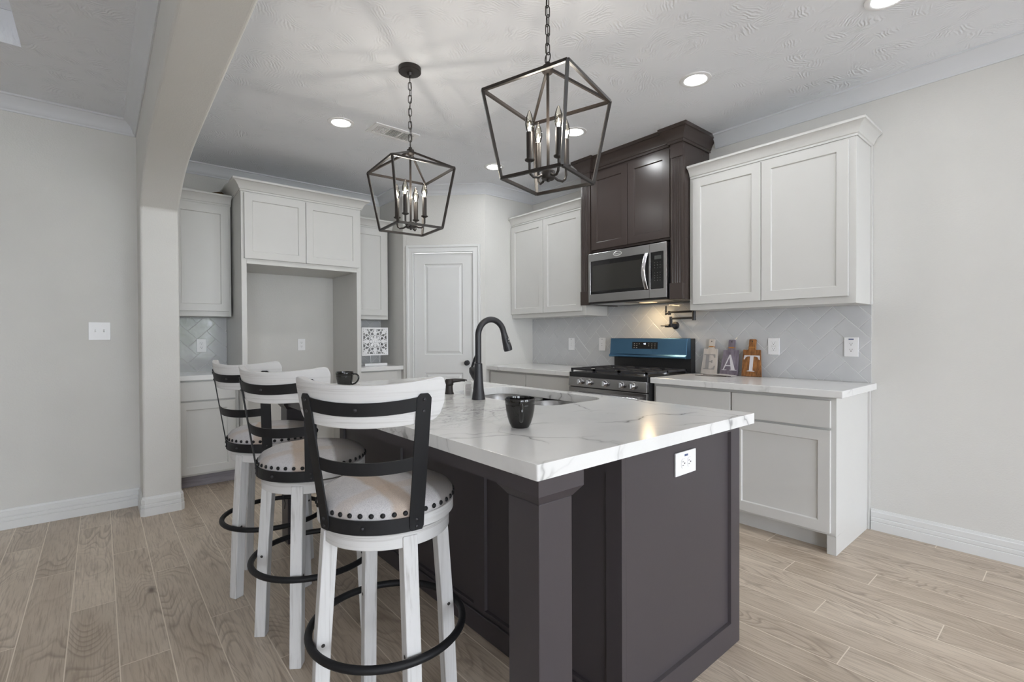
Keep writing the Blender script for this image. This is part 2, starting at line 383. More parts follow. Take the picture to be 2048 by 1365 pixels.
def panel_door(bm, u0, u1, z0, z1, v0, v1, M, stile=0.06, rec=0.009, slope=0.004, raised=False, holes=None):
    """slab with one or more recessed panels; holes = list of (ua,ub,za,zb)"""
    holes = holes or [(u0+stile, u1-stile, z0+stile, z1-stile)]
    V = lambda u, v, z: bm.verts.new(M(u, v, z))
    bk = [V(u0, v0, z0), V(u1, v0, z0), V(u1, v0, z1), V(u0, v0, z1)]; bm.faces.new(bk)
    us = sorted({u0, u1, *[h[0] for h in holes], *[h[1] for h in holes]}); zs = sorted({z0, z1, *[h[2] for h in holes], *[h[3] for h in holes]})
    g = {(u, z): V(u, v1, z) for u in us for z in zs}
    for a, b in zip(us, us[1:]):
        for c, d in zip(zs, zs[1:]):
            if any(abs(a-h[0]) < 1e-6 and abs(b-h[1]) < 1e-6 and c >= h[2]-1e-6 and d <= h[3]+1e-6 for h in holes): continue
            bm.faces.new((g[a, c], g[b, c], g[b, d], g[a, d]))
    side = [[g[u, zs[0]] for u in us], [g[us[-1], z] for z in zs], [g[u, zs[-1]] for u in us[::-1]], [g[us[0], z] for z in zs[::-1]]]
    for e, (i, j) in zip(side, ((0, 1), (1, 2), (2, 3), (3, 0))): bm.faces.new([bk[i], bk[j]] + e[::-1])
    for ua, ub, za, zb in holes:
        r0 = [g[ua, za], g[ub, za], g[ub, zb], g[ua, zb]]
        steps = [(slope, rec)]
        if raised: steps = [(0.004, rec), (0.016, rec), (0.036, rec*0.25)]
        for s, d in steps:
            r1 = [V(ua+s, v1-d, za+s), V(ub-s, v1-d, za+s), V(ub-s, v1-d, zb-s), V(ua+s, v1-d, zb-s)]
            for i in range(4): bm.faces.new((r0[i], r0[(i+1) % 4], r1[(i+1) % 4], r1[i]))
            r0 = r1
        bm.faces.new(r0)
    return bm
def arcpts(cx, cy, r, a0, a1, n): return [(cx+r*math.cos(a0+(a1-a0)*i/n), cy+r*math.sin(a0+(a1-a0)*i/n)) for i in range(n+1)]
def rrect(x0, x1, y0, y1, r, n=6):
    return (arcpts(x1-r, y1-r, r, 0, PI/2, n)+arcpts(x0+r, y1-r, r, PI/2, PI, n)+arcpts(x0+r, y0+r, r, PI, 1.5*PI, n)+arcpts(x1-r, y0+r, r, 1.5*PI, 2*PI, n))

# ------------------------------------------------------------------ the setting
XB, YA, YL, ZC, XP = 3.68, 5.13, 4.457, 2.765, 2.41    # right wall, kitchen back wall, living wall, ceiling, pantry side
PX, PY = 3.016, 3.985                                  # pantry front corner
XW, YR = -4.2, -4.6
struct(obj('floor', bbox(XW, XB+.15, YR, YA+.15, -.1, 0), 'floor_planks'), 'wood-look plank floor')
def ceiling():
    bm = B(); z0, z1 = ZC, ZC+.27; tx0, tx1, ty0, ty1 = -3.5, -0.30, -3.0, 3.665
    box(bm, tx1, XB+.15, YR, YA+.15, z0, z1+.05); box(bm, XW, tx1, ty1, YA+.15, z0, z1+.05); box(bm, XW, tx1, YR, ty0, z0, z1+.05)
    box(bm, XW, tx0, ty0, ty1, z0, z1+.05); box(bm, tx0, tx1, ty0, ty1, z1, z1+.05)
    return bm
struct(obj('ceiling', ceiling(), 'ceiling_paint'))
CROWN = [(0, 0), (0.007, 0), (0.009, 0.011), (0.016, 0.017), (0.022, 0.036), (0.034, 0.058), (0.05, 0.072), (0.058, 0.08), (0.062, 0.084), (0.07, 0.086), (0.07, 0.097), (0, 0.097)]
TRAY = [(-3.5, -3.0), (-.30, -3.0), (-.30, 3.665), (-3.5, 3.665)]
struct(obj('trim_1', sweep(B(), TRAY, [(o, ZC+.27-.097+w) for o, w in CROWN], ID, True), 'crown_white', smooth=35))
struct(obj('wall_right', bbox(XB, XB+.15, YR, YA+.15, 0, ZC), 'wall_paint'))
struct(obj('wall_back', bbox(.435, XP+.3, YA, YA+.15, 0, ZC), 'wall_paint'))
struct(obj('wall_living', bbox(XW, .3, YL, YA+.15, 0, ZC), 'wall_paint'))
def col_arch():                                        # bull-nosed stub wall that carries the arch, one profile in y-z
    prof = [(4.145, 0), (4.145, 2.106), (4.05, 2.150), (3.95, 2.195), (3.85, 2.233), (3.73, 2.27), (3.6, 2.297), (3.4, 2.322), (3.15, 2.338), (2.7, 2.355), (2.25, 2.370), (1.8, 2.385), (1.0, 2.40), (YR, 2.40), (YR, ZC), (YA, ZC), (YA, 0)]
    return prism(B(), prof, .216, .434, lambda a, b, w: (w, a, b))
o = struct(obj('wall_arch', col_arch(), 'wall_paint', bevel=.016, segs=4))
def pantry_wall():
    t = .12; o45 = Vector((-1, -1, 0)).normalized()
    bm = B()
    outer = [(XB, PY), (PX, PY), (XP, PX+PY-XP), (XP, YA)]
    inner = [(XB, PY+t), (PX+.05, PY+t), (XP+t, PX+PY-XP+.05), (XP+t, YA)]
    d0, d1 = .705, .132                                # door opening along the diagonal, from the left corner
    return outer, inner
# door geometry along the diagonal: s from the left corner (XP, ...) to the right corner (PX, PY)
DL = Vector((XP, PX+PY-XP, 0)); DR = Vector((PX, PY, 0)); DU = (DR-DL).normalized(); DN = Vector((-DU.y, DU.x, 0))*-1
if DN.y > 0: DN = -DN
DLEN = (DR-DL).length
MD = lambda s, v, z: tuple(DL+DU*s+DN*v+Vector((0, 0, z)))   # v towards the kitchen
sA, sB, zD = .108, .735, 2.085                         # opening in the diagonal wall
bm = B(); box(bm, 0, sA, -.12, 0, 0, ZC, MD); struct(obj('wall_pantry', bm, 'wall_paint'))
bm = B(); box(bm, sB, DLEN, -.12, 0, 0, ZC, MD); struct(obj('wall_pantry_right', bm, 'wall_paint'))
bm = B(); box(bm, sA, sB, -.12, 0, zD, ZC, MD); struct(obj('wall_pantry_top', bm, 'wall_paint'))
struct(obj('wall_pantry_front', bbox(PX, XB, PY, PY+.12, 0, ZC), 'wall_paint'))
struct(obj('wall_pantry_side', bbox(XP, XP+.12, DL.y, YA, 0, ZC), 'wall_paint'))
# pantry door
dr = thing('door_1', 'white two-panel pantry door set across the corner beside the counter', 'door', MD(.42, 0, 0)); dr['kind'] = 'structure'
def reparent(o, p): o.parent = p; o.matrix_parent_inverse = p.matrix_basis.inverted(); return o
def dpart(name, bm, mat, parent=None, **k):
    o = obj(name, bm, mat, **k); return reparent(o, parent or dr)
leaf = dpart('door_leaf', panel_door(B(), sA+.006, sB-.006, .01, zD-.008, -.045, -.008, MD, holes=[(sA+.115, sB-.115, 1.03, 1.965), (sA+.115, sB-.115, .22, .84)], rec=.012, raised=True), 'trim_white', bevel=.002)
CAS = [(0, 0), (0, .012), (.008, .018), (.02, .012), (.05, .012), (.058, .020), (.076, .020), (.08, .012), (.08, 0)]
bm = sweep(B(), [(sA, 0), (sA, zD), (sB, zD), (sB, 0)], [(o-.006, w+.001) for o, w in CAS], lambda a, b, w: MD(a, w, b)); dpart('door_frame', bm, 'trim_white', smooth=30)
bm = B(); box(bm, sA-.001, sA+.004, -.11, -.002, 0, zD, MD); dpart('door_jamb', bm, 'trim_white')
kn = B(); K = MD(sB-.066, 0, .945)
lathe(kn, [(.0, .0), (.026, .0), (.026, .006), (.01, .01), (.01, .03), (.022, .036), (.027, .05), (.022, .062), (0, .066)], 24, lambda x, y, z: tuple(Vector(K)+DN*z+DU*x+Vector((0, 0, y))))
dpart('door_knob', kn, 'faucet_black', smooth=40)
for zz in (1.85, 1.03, .2):
    bm = B(); box(bm, sA-.004, sA+.006, -.008, .006, zz-.045, zz+.045, MD); dpart('door_hinge', bm, 'trim_white', bevel=.002)

# crown mouldings
def crown(name, path):
    return struct(obj(name, sweep(B(), path, [(o+.0005, ZC-.097+w) for o, w in CROWN], ID), 'crown_white', smooth=35))
crown('trim_2', [(XB, YR), (XB, 1.88)])
crown('trim_3', [(XB, 3.0), (XB, PY), (PX, PY), (XP, DL.y), (XP, YA), (.434, YA), (.434, YR)])
crown('trim_4', [(.216, YR), (.216, YL), (XW, YL)])
BASEP = [(0, 0), (.016, 0), (.016, .050), (.0115, .053), (.0145, .059), (.0145, .076), (.009, .080), (.0115, .085), (.0115, .112), (.007, .116), (.005, .128), (0, .13)]
def baseboard(name, path): return struct(obj(name, sweep(B(), path, [(o+.0005, w+.0005) for o, w in BASEP], ID), 'trim_white'))
baseboard('baseboard_right', [(XB, YR), (XB, .872)])
baseboard('baseboard_left', [(.434, 4.62), (.434, 4.160), (.434-.012, 4.145), (.216+.012, 4.145), (.216, 4.157), (.216, YL), (XW, YL)])

# rear and far-left walls with windows (daylight comes through them)
def wall_with_holes(name, u0, u1, holes, M):
    bm = B(); xs = u0
    for a, b, z0, z1 in holes:
        box(bm, xs, a, 0, .15, 0, ZC, M); box(bm, a, b, 0, .15, 0, z0, M); box(bm, a, b, 0, .15, z1, ZC, M); xs = b
    box(bm, xs, u1, 0, .15, 0, ZC, M); struct(obj(name, bm, 'wall_paint'))
MR = lambda u, v, z: (u, YR-v, z)
ML = lambda u, v, z: (XW-v, u, z)
HR = [(-3.3, -.5, .25, 2.35), (.55, 3.35, .05, 2.40)]; HL = []
wall_with_holes('wall_rear', XW, XB, HR, MR); wall_with_holes('wall_left', YR, YL, HL, ML)
for k, (M, (a, b, z0, z1)) in enumerate([(MR, HR[0]), (MR, HR[1])]):
    w = struct(bpy.data.objects.new('window_%d' % (k+1), None)); C.objects.link(w)
    bm = B()
    for u in (a, (2*a+b)/3, (a+2*b)/3, b-.05): box(bm, u, u+.05, .03, .11, z0, z1, M)
    for z in (z0, z1-.05): box(bm, a, b, .03, .11, z, z+.05, M)
    obj('window_frame', bm, 'window_frame', w)
def portal(loc, rot, sx, sy):
    l = bpy.data.lights.new('window_portal', 'AREA'); l.shape = 'RECTANGLE'; l.size = sx; l.size_y = sy; l.cycles.is_portal = True
    o = bpy.data.objects.new('window_portal', l); C.objects.link(o); o.location = loc; o.rotation_euler = rot
portal((-1.9, YR-.1, 1.3), (PI/2, 0, 0), 2.8, 2.1); portal((1.95, YR-.1, 1.22), (PI/2, 0, 0), 2.8, 2.35)
# garden outside the rear windows
struct(obj('ground', bbox(-14, 14, -24, YR-.3, -.3, -.2), 'bounce_ground'), 'added pale ground outside the rear windows, bouncing daylight indoors')  # unseen reflector, made pale to throw skylight up onto the ceiling
for i, (x, y, r) in enumerate([(2.05, -8.4, 1.15), (5.3, -8.6, 1.2), (7.8, -9.5, 1.5), (-3.9, -11, 1.6), (-8.5, -9.5, 1.5)]):
    t = thing('garden_shrub', 'bushy green shrub standing outside the rear windows', 'shrub', (x, y, -.2), 0, 'garden shrubs')
    obj('trunk', lathe(B(), [(.14, 0.001), (.10, .6)], 8), 'dark_ornament', t)
    bm = B(); rg = random.Random(i)                    # loose leafy crown with gaps of sky
    for _ in range(520):
        d = Vector((rg.gauss(0, 1), rg.gauss(0, 1), rg.gauss(0, 1))).normalized()*r*rg.random()**.45
        c = Vector((d.x*1.15, d.y*.8, .35+r+d.z)); a = Vector((rg.gauss(0, 1), rg.gauss(0, 1), rg.gauss(0, 1))).normalized(); b = a.orthogonal().normalized(); w_ = rg.uniform(.07, .15)
        bm.faces.new([bm.verts.new(c+x) for x in (a*w_*1.5, b*w_*.6, -a*w_*1.5, -b*w_*.6)])
    obj('crown', bm, 'leaf_green', t)

# ------------------------------------------------------------------ cabinets
MA = lambda u, v, z: (u, YA-v, z)                      # back wall: u along x, v out of the wall
MB = lambda u, v, z: (XB-v, u, z)                      # right wall: u along y
CABCROWN = [(0, 0), (.006, 0), (.006, .012), (.012, .016), (.018, .034), (.032, .056), (.044, .066), (.050, .070), (.055, .072), (.055, .086), (0, .086)]
def cab_crown(t, path, z, mat='cabinet_white', M=ID, prof=CABCROWN, flip=False):
    s = -1 if flip else 1
    obj('crown', sweep(B(), path, [(s*(o+.0005), z+w) for o, w in prof], M), mat, t, smooth=35)
def doors(t, M, v, lst, mat='cabinet_white', stile=.06, drawer=False):
    for (u0, u1, z0, z1) in lst:
        if drawer: obj('drawer', bbox(u0, u1, v+.001, v+.021, z0, z1, M=M), mat, t, bevel=.002)
        else: obj('door', panel_door(B(), u0, u1, z0, z1, v+.001, v+.021, M, stile), mat, t, bevel=.0015)
TOP = .875
# -- right wall, uppers
t = thing('wall_cabinet', 'white two-door wall cabinet at the right end, above the grey wood letter boards', 'cabinet')
UF = .305
obj('body', bbox(.875, 1.925, .002, UF, 1.404, 2.40, M=MB), 'cabinet_white', t, bevel=.002)
doors(t, MB, UF, [(.912, 1.403, 1.446, 2.365), (1.407, 1.893, 1.446, 2.365)])
obj('end_trim', bbox(.866, .8745, .002, .03, 1.404, 2.385, M=MB), 'cabinet_white', t)
cab_crown(t, [(.875, .003), (.875, UF), (1.92, UF)], 2.378, M=MB, flip=False)
t = thing('wall_cabinet', 'white two-door wall cabinet between the pantry corner and the dark microwave cabinet', 'cabinet')
obj('body', bbox(2.945, PY-.003, .002, UF, 1.404, 2.40, M=MB), 'cabinet_white', t, bevel=.002)
doors(t, MB, UF, [(2.99, 3.484, 1.446, 2.365), (3.488, 3.975, 1.446, 2.365)])
cab_crown(t, [(2.945, UF), (PY-.004, UF)], 2.378, M=MB)
# -- dark hood cabinet over the range
t = thing('hood_cabinet', 'dark brown cabinet with fluted pilasters above the microwave, reaching the ceiling', 'cabinet')
HV = .365
bm = B(); box(bm, 1.932, 2.925, .002, HV, 1.945, ZC-.10, MB); obj('body', bm, 'cabinet_brown', t, bevel=.002)
for a, b in ((1.932, 2.034), (2.826, 2.925)): obj('side_panel', bbox(a, b, .002, HV, 1.488, 1.9445, M=MB), 'cabinet_brown', t)
doors(t, MB, HV, [(2.045, 2.428, 1.962, 2.622), (2.432, 2.815, 1.962, 2.622)], 'cabinet_brown', .062)
for a in (1.932, 2.823):
    w = .102; pts = [(a, 0), (a+w, 0)]; fl = []
    n = 4; e = .012; gw = (w-2*e)/n
    prof = [(a, HV+.001), (a+w, HV+.001), (a+w, HV+.026)]
    for k in range(n-1, -1, -1):
        c = a+e+gw*(k+.5)
        prof += [(c+gw*.40*math.cos(x), HV+.026-gw*.36*math.sin(x)) for x in (0, PI/6, PI/3, PI/2, 2*PI/3, 5*PI/6, PI)]
    prof += [(a, HV+.026)]
    p = obj('pilaster', prism(B(), prof, 1.61, 2.545, lambda u, v, z: MB(u, v, z)), 'cabinet_brown', t)
    obj('plinth_block', bbox(a-.004, a+w+.004, HV+.001, HV+.036, 1.488, 1.6095, M=MB), 'cabinet_brown', p, bevel=.003)
    obj('cap_block', bbox(a-.002, a+w+.002, HV+.001, HV+.030, 2.5455, 2.668, M=MB), 'cabinet_brown', p, bevel=.002)
HC = [(0, 0), (.008, 0), (.008, .018), (.014, .022), (.016, .034), (.024, .052), (.040, .074), (.050, .086), (.054, .09), (.060, .092), (.060, .118), (0, .118)]
a0, a1 = 1.930, 2.927
cab_crown(t, [(a0, .003), (a0, HV+.032), (2.042, HV+.032), (2.042, HV+.004), (2.815, HV+.004), (2.815, HV+.032), (a1, HV+.032), (a1, .003)], ZC-.1185, 'cabinet_brown', MB, HC)
# -- microwave
t = thing('microwave', 'stainless steel over-the-range microwave mounted under the dark brown cabinet', 'microwave')
m0, m1, mz0, mz1, mv = 2.047, 2.813, 1.492, 1.926, .425
obj('body', bbox(m0+.004, m1-.004, .004, mv-.03, mz0+.012, mz1, M=MB), 'black_plastic', t, bevel=.003)
sp = 2.196
def hole_slab(bm, u0, u1, z0, z1, v0, v1, h, M):
    return panel_door(bm, u0, u1, z0, z1, v0, v1, M, holes=[h], rec=.004, slope=.002)
d = obj('door', hole_slab(B(), sp+.001, m1, mz0+.014, mz1-.002, mv-.0295, mv, (sp+.008, m1-.022, mz0+.082, mz1-.068), MB), 'steel_brushed', t, bevel=.003)
obj('window', bbox(sp+.0105, m1-.0245, mv-.0035, mv-.0005, mz0+.0845, mz1-.0705, M=MB), 'black_glass', d, bevel=.001)
obj('screen', bbox(sp+.035, m1-.045, mv-.0004, mv-.0002, mz0+.108, mz1-.108, M=MB), 'screen_grey', d)
oval = [(2.50+.040*math.cos(a), mz1-.034+.017*math.sin(a)) for a in [2*PI*i/28 for i in range(28)]]
obj('badge', tube(B(), [MB(u, mv+.002, z) for u, z in oval], .0035, 8, True), 'nickel', d, smooth=40)
scr = [(2.50+.03*(1-2*i/40), mz1-.034+.006*math.sin(i*.9)*(1 if i % 3 else .4)) for i in range(41)]
obj('badge_script', tube(B(), [MB(u, mv+.002, z) for u, z in scr], .002, 6), 'nickel', d, smooth=40)
hp = [MB(sp+.03+.002*i, mv+.012+.034*math.sin(PI*i/16), mz0+.085+(mz1-mz0-.165)*i/16) for i in range(17)]
hp = [MB(sp+.026, mv+.006+.042*math.sin(PI*i/16), mz0+.088+(mz1-mz0-.16)*i/16) for i in range(17)]
obj('handle', tube(B(), hp, .017, 12, flat=(1.0, .45)), 'steel_handle', d, smooth=50)
p = obj('control_panel', hole_slab(B(), m0, sp-.001, mz0+.014, mz1-.002, mv-.0295, mv, (m0+.026, sp-.006, mz0+.082, mz1-.068), MB), 'steel_brushed', t, bevel=.003)
pf = mv-.0005
obj('keypad', bbox(m0+.0285, sp-.0085, pf-.003, pf, mz0+.0845, mz1-.0705, M=MB), 'black_glass', p)
obj('display', bbox(m0+.045, m0+.105, pf+.0002, pf+.001, mz1-.125, mz1-.097, M=MB), 'lcd_dim', p)
for r in range(8):
    for c in range(3):
        if r == 3: continue
        u = m0+.050+c*.024; z = mz1-.150-r*.0195
        obj('key', bbox(u+.001, u+.008, pf+.0002, pf+.0009, z-.0013, z+.0013, M=MB), 'key_print', p)
g = obj('underside', bbox(m0+.006, m1-.006, .006, mv-.01, mz0, mz0+.0115, M=MB), 'black_plastic', t)
obj('hood_lamp', bbox(2.30, 2.42, .16, .24, mz0-.0025, mz0-.0002, M=MB), 'hood_glow', g)
for a in (2.09, 2.48): obj('grease_filter', bbox(a, a+.27, .10 if a > 2.3 else .26, .37, mz0-.002, mz0-.0002, M=MB), 'nickel', g)
l = bpy.data.lights.new('hood_lamp_light', 'AREA'); l.shape = 'RECTANGLE'; l.size = .08; l.size_y = .10; l.energy = HOOD_W; l.color = (1.0, .74, .42)
lo = bpy.data.objects.new('hood_lamp_light', l); C.objects.link(lo); lo.location = MB(2.36, .20, mz0-.006)

# -- base cabinets along the right wall
FV = .605
def base_cabinet(label, u0, u1, M, v, drs, dws, ends=(), toe='cabinet_white', toev=.075):
    t = thing('base_cabinet', label, 'cabinet')
    obj('body', bbox(u0, u1, .002, v, .105, TOP-.0005, M=M), 'cabinet_white', t, bevel=.0015)
    obj('toe_kick', bbox(u0+.001, u1-.001, .002, v-toev, .0005, .1045, M=M), toe, t)
    for e in ends:                                    # finished ends run down to the floor
        a, b = (u0, u0+.045) if e == 0 else (u1-.045, u1)
        obj('end_leg', bbox(a, b, v-toev+.0005, v, .0005, .1045, M=M), 'cabinet_white', t)
    doors(t, M, v, drs); doors(t, M, v, dws, drawer=True)
    return t
t = base_cabinet('white base cabinet with two drawers and two doors to the right of the range', .887, 2.035, MB, FV,
    [(.912, 1.457, .122, .690), (1.467, 2.010, .122, .690)], [(.912, 1.457, .703, .855), (1.467, 2.010, .703, .855)], ends=(0,))
obj('end_trim', bbox(.876, .8865, .002, .022, .0005, TOP-.001, M=MB), 'cabinet_white', t)
base_cabinet('white base cabinet with two drawers between the pantry corner and the range', 2.82, PY-.003, MB, FV,
    [(2.85, 3.408, .122, .690), (3.418, 3.958, .122, .690)], [(2.85, 3.408, .703, .855), (3.418, 3.958, .703, .855)])
def counter(label, u0, u1, v1, M):
    return tag(obj('countertop', bbox(u0, u1, .002, v1, TOP, .915, M=M), 'quartz_calm', bevel=.003), label, 'countertop')
counter('white veined quartz countertop under the letter boards, right of the range', .845, 2.037, .655, MB)
counter('white veined quartz countertop between the pantry corner and the range', 2.818, PY-.002, .655, MB)

# -- kitchen back wall
t = thing('wall_cabinet', 'white wall cabinet beside the arch column, above the reflective tile splash', 'cabinet')
obj('body', bbox(.437, .880, .002, UF, 1.398, 2.37, M=MA), 'cabinet_white', t, bevel=.002)
doors(t, MA, UF, [(.455, .862, 1.442, 2.335)])
cab_crown(t, [(.437, UF), (.882, UF)], 2.352, M=MA)
t = thing('wall_cabinet', 'narrow white wall cabinet between the fridge surround and the pantry, above the carved panel', 'cabinet')
obj('body', bbox(1.95, 2.352, .002, UF, 1.398, 2.37, M=MA), 'cabinet_white', t, bevel=.002)
doors(t, MA, UF, [(1.965, 2.325, 1.440, 2.335)])
obj('filler', bbox(2.3525, 2.407, .002, .02, 1.398, 2.37, M=MA), 'cabinet_white', t)
cab_crown(t, [(1.932, UF), (2.404, UF)], 2.352, M=MA)
t = thing('fridge_surround', 'tall white surround with two upper doors around the empty fridge space', 'cabinet')
GV = .630
obj('body', bbox(.9365, 1.8745, .002, GV, 1.83, 2.47, M=MA), 'cabinet_white', t)
for a, b in ((.896, .936), (1.875, 1.915)): obj('side_panel', bbox(a, b, .002, GV, .0005, 2.47, M=MA), 'cabinet_white', t, bevel=.0015)
doors(t, MA, GV, [(.918, 1.404, 1.872, 2.412), (1.408, 1.894, 1.872, 2.412)])
BIGC = [(o*1.25, w*1.05) for o, w in CABCROWN]
cab_crown(t, [(.896, .003), (.896, GV), (1.915, GV), (1.915, .003)], 2.425, M=MA, prof=BIGC)
BV = .495
base_cabinet('white base cabinet with one drawer beside the arch column, behind the stools', .437, .893, MA, BV,
    [(.457, .866, .122, .700)], [(.457, .866, .712, .862)], toe='toe_wood')
base_cabinet('narrow white base cabinet between the fridge space and the pantry', 1.918, XP-.003, MA, BV,
    [(1.94, 2.35, .122, .700)], [(1.94, 2.35, .712, .862)])
counter('short white quartz countertop beside the arch column', .437, .893, BV+.04, MA)
counter('short white quartz countertop under the carved white panel', 1.918, XP-.002, BV+.04, MA)

# -- tiled splashes: herringbone of 4 x 8 inch tiles laid at 45 degrees
def herring(label, M, u0, u1, z0, z1, au, az, su):
    w = .1010; g = .0013; k = 1/math.sqrt(2)
    P = lambda a, b: (au+su*(a-b)*w*k, az+(a+b)*w*k)
    bm = B()
    for i in range(-40, 40):
        for j in range(-20, 20):
            for (a0, b0, a1, b1) in ((0, 0, 2, 1), (0, 1, 1, 3)):
                oa, ob = i+2*j, i-2*j
                cx, cz = P(oa+(a0+a1)/2, ob+(b0+b1)/2)
                if not (u0-.2 < cx < u1+.2 and z0-.2 < cz < z1+.2): continue
                q = []
                for ins, v in ((g, .0035), (g, .0068), (g+.0022, .0080)):
                    e = ins/w
                    q.append([bm.verts.new((*P(oa+a, ob+b), v)) for a, b in ((a0+e, b0+e), (a1-e, b0+e), (a1-e, b1-e), (a0+e, b1-e))])
                for r0, r1 in zip(q, q[1:]):
                    for n in range(4): bm.faces.new((r0[n], r0[(n+1) % 4], r1[(n+1) % 4], r1[n]))
                bm.faces.new(q[-1])
    for co, no in (((u0, 0, 0), (-1, 0, 0)), ((u1, 0, 0), (1, 0, 0)), ((0, z0, 0), (0, -1, 0)), ((0, z1, 0), (0, 1, 0))):
        bmesh.ops.bisect_plane(bm, geom=bm.verts[:]+bm.edges[:]+bm.faces[:], plane_co=co, plane_no=no, clear_outer=True)
    for v in bm.verts: v.co = M(v.co.x, v.co.z, v.co.y)
    nrm = Vector(M(0, 1, 0))-Vector(M(0, 0, 0))
    t = thing('tile_backsplash', label, 'backsplash')
    obj('grout_bed', bbox(u0, u1, .0015, .0062, z0, z1, M=M), 'grout', t)
    bmesh.ops.recalc_face_normals(bm, faces=bm.faces[:])
    for f in bm.faces:
        if f.normal.dot(nrm) < -1e-3: f.normal_flip()
    me = bpy.data.meshes.new('tiles'); bm.to_mesh(me); bm.free(); me.materials.append(MAT['glazed_tile'])
    o = bpy.data.objects.new('tiles', me); C.objects.link(o); o.parent = t
    return t
herring('pale grey herringbone tile splash behind the range and the letter boards', MB, .872, PY-.002, .9155, 1.4035, 1.155, 1.187, -1)
herring('pale grey herringbone tile strip under the microwave', MB, 1.94, 2.93, 1.4045, 1.487, 1.155, 1.187, -1)
herring('glossy tile splash beside the arch column, reflecting the garden', MA, .437, .8935, .9155, 1.3975, .664, 1.203, 1)
herring('grey tile splash behind the carved white panel', MA, 1.9175, XP-.002, .9155, 1.3975, 2.0, 1.203, 1)

# ------------------------------------------------------------------ range
t = thing('gas_range', 'stainless gas range with blue filmed backguard, between the two counters on the right wall', 'range')
r0, r1, rv = 2.046, 2.810, .67
obj('body', bbox(r0, r1, .03, rv-.015, .06, .874, M=MB), 'black_plastic', t)
for a, b in ((r0+.04, .06), (r1-.08, .06)): 
    for v in (.08, rv-.10): obj('foot', bbox(a, a+.04, v, v+.04, .0005, .0598, M=MB), 'black_plastic', t)
d = obj('oven_door', panel_door(B(), r0+.002, r1-.002, .235, .795, rv-.0145, rv+.012, MB, holes=[(r0+.13, r1-.13, .36, .66)], rec=.003), 'steel_brushed', t, bevel=.003)
obj('oven_window', bbox(r0+.132, r1-.132, rv+.0092, rv+.0112, .364, .656, M=MB), 'black_glass', d)
hb = obj('handle', tube(B(), [MB(u, rv+.05, .752) for u in (r0+.05, r1-.05)], .012, 14), 'steel_handle', d, smooth=50)
for u in (r0+.08, r1-.08): obj('handle_bracket', tube(B(), [MB(u, rv+.010, .752), MB(u, rv+.048, .752)], .009, 10), 'steel_handle', hb, smooth=50)
obj('drawer', bbox(r0+.002, r1-.002, rv-.0145, rv+.01, .075, .228, M=MB), 'steel_brushed', t, bevel=.003)
p = obj('control_panel', prism(B(), [(rv-.0145, .803), (rv+.016, .803), (rv+.010, .880), (rv-.0145, .880)], r0+.001, r1-.001, lambda v, z, u: MB(u, v, z)), 'steel_brushed', t, bevel=.003)
for u in (2.163, 2.261, 2.420, 2.579, 2.674):
    k = obj('knob', lathe(B(), [(.026, 0), (.026, .005), (.021, .007), (.0195, .030), (.017, .034), (0, .034)], 28, lambda x, y, z: MB(u+x, rv+.0135+z, .846+y)), 'steel_handle', t, smooth=40)
    obj('grip', bbox(u-.005, u+.005, rv+.048, rv+.056, .828, .864, M=MB), 'nickel', k, bevel=.002)
obj('cooktop', bbox(r0, r1, .075, rv+.004, .8805, .918, M=MB), 'black_plastic', t, bevel=.004)
for i, (a, b) in enumerate(((r0+.012, r0+.258), (r0+.262, r1-.262), (r1-.258, r1-.012))):
    bm = B(); z0, z1 = .934, .950; v0, v1 = .125, rv-.005
    for u in (a, b-.014): box(bm, u, u+.014, v0, v1, z0, z1, MB)
    for v in (v0, (v0+v1)/2-.007, v1-.014): box(bm, a, b, v, v+.014, z0, z1, MB)
    for c in ((v0*3+v1)/4, (v0+3*v1)/4):
        box(bm, a, (a+b)/2-.03, c-.006, c+.006, z0, z1, MB); box(bm, (a+b)/2+.03, b, c-.006, c+.006, z0, z1, MB)
        box(bm, (a+b)/2-.006, (a+b)/2+.006, c-.13, c-.03, z0, z1, MB); box(bm, (a+b)/2-.006, (a+b)/2+.006, c+.03, c+.12, z0, z1, MB)
    for u in (a, b-.014):
        for v in (v0, v1-.014): box(bm, u, u+.014, v, v+.014, .9185, z0, MB)
    obj('grate', bm, 'grate_iron', t)
    for c in (((v0*3+v1)/4, (v0+3*v1)/4) if i != 1 else ((v0+v1)/2,)):
        bn = obj('burner', lathe(B(), [(.048, .9185), (.048, .924), (.034, .926), (.034, .932), (0, .932)], 24, lambda x, y, z: MB((a+b)/2+x, c+y, z)), 'nickel', t, smooth=35)
g = obj('backguard', bbox(r0, r1, .0095, .074, .86, 1.192, M=MB), 'black_plastic', t, bevel=.003)
f = obj('film_panel', prism(B(), [(.075, 1.028), (.150, 1.028), (.156, 1.034), (.154, 1.048), (.140, 1.058), (.128, 1.190), (.122, 1.194), (.075, 1.194)], r0+.004, r1-.004, lambda v, z, u: MB(u, v, z)), 'blue_film_steel', t, bevel=.002)
dz = lambda z: .1283+(.140-.128)*(1.190-z)/(1.190-1.058)
def slab_on(u0, u1, z0, z1, th):                      # thin plate on the slanted face
    return prism(B(), [(dz(z0)-.001, z0), (dz(z0)+th, z0), (dz(z1)+th, z1), (dz(z1)-.001, z1)], u0, u1, lambda v, z, u: MB(u, v, z))
dp = obj('display_panel', slab_on(2.315, 2.568, 1.103, 1.162, .0012), 'black_glass', t)
SEG = {'4': 'bcfg', '8': 'abcdefg'}
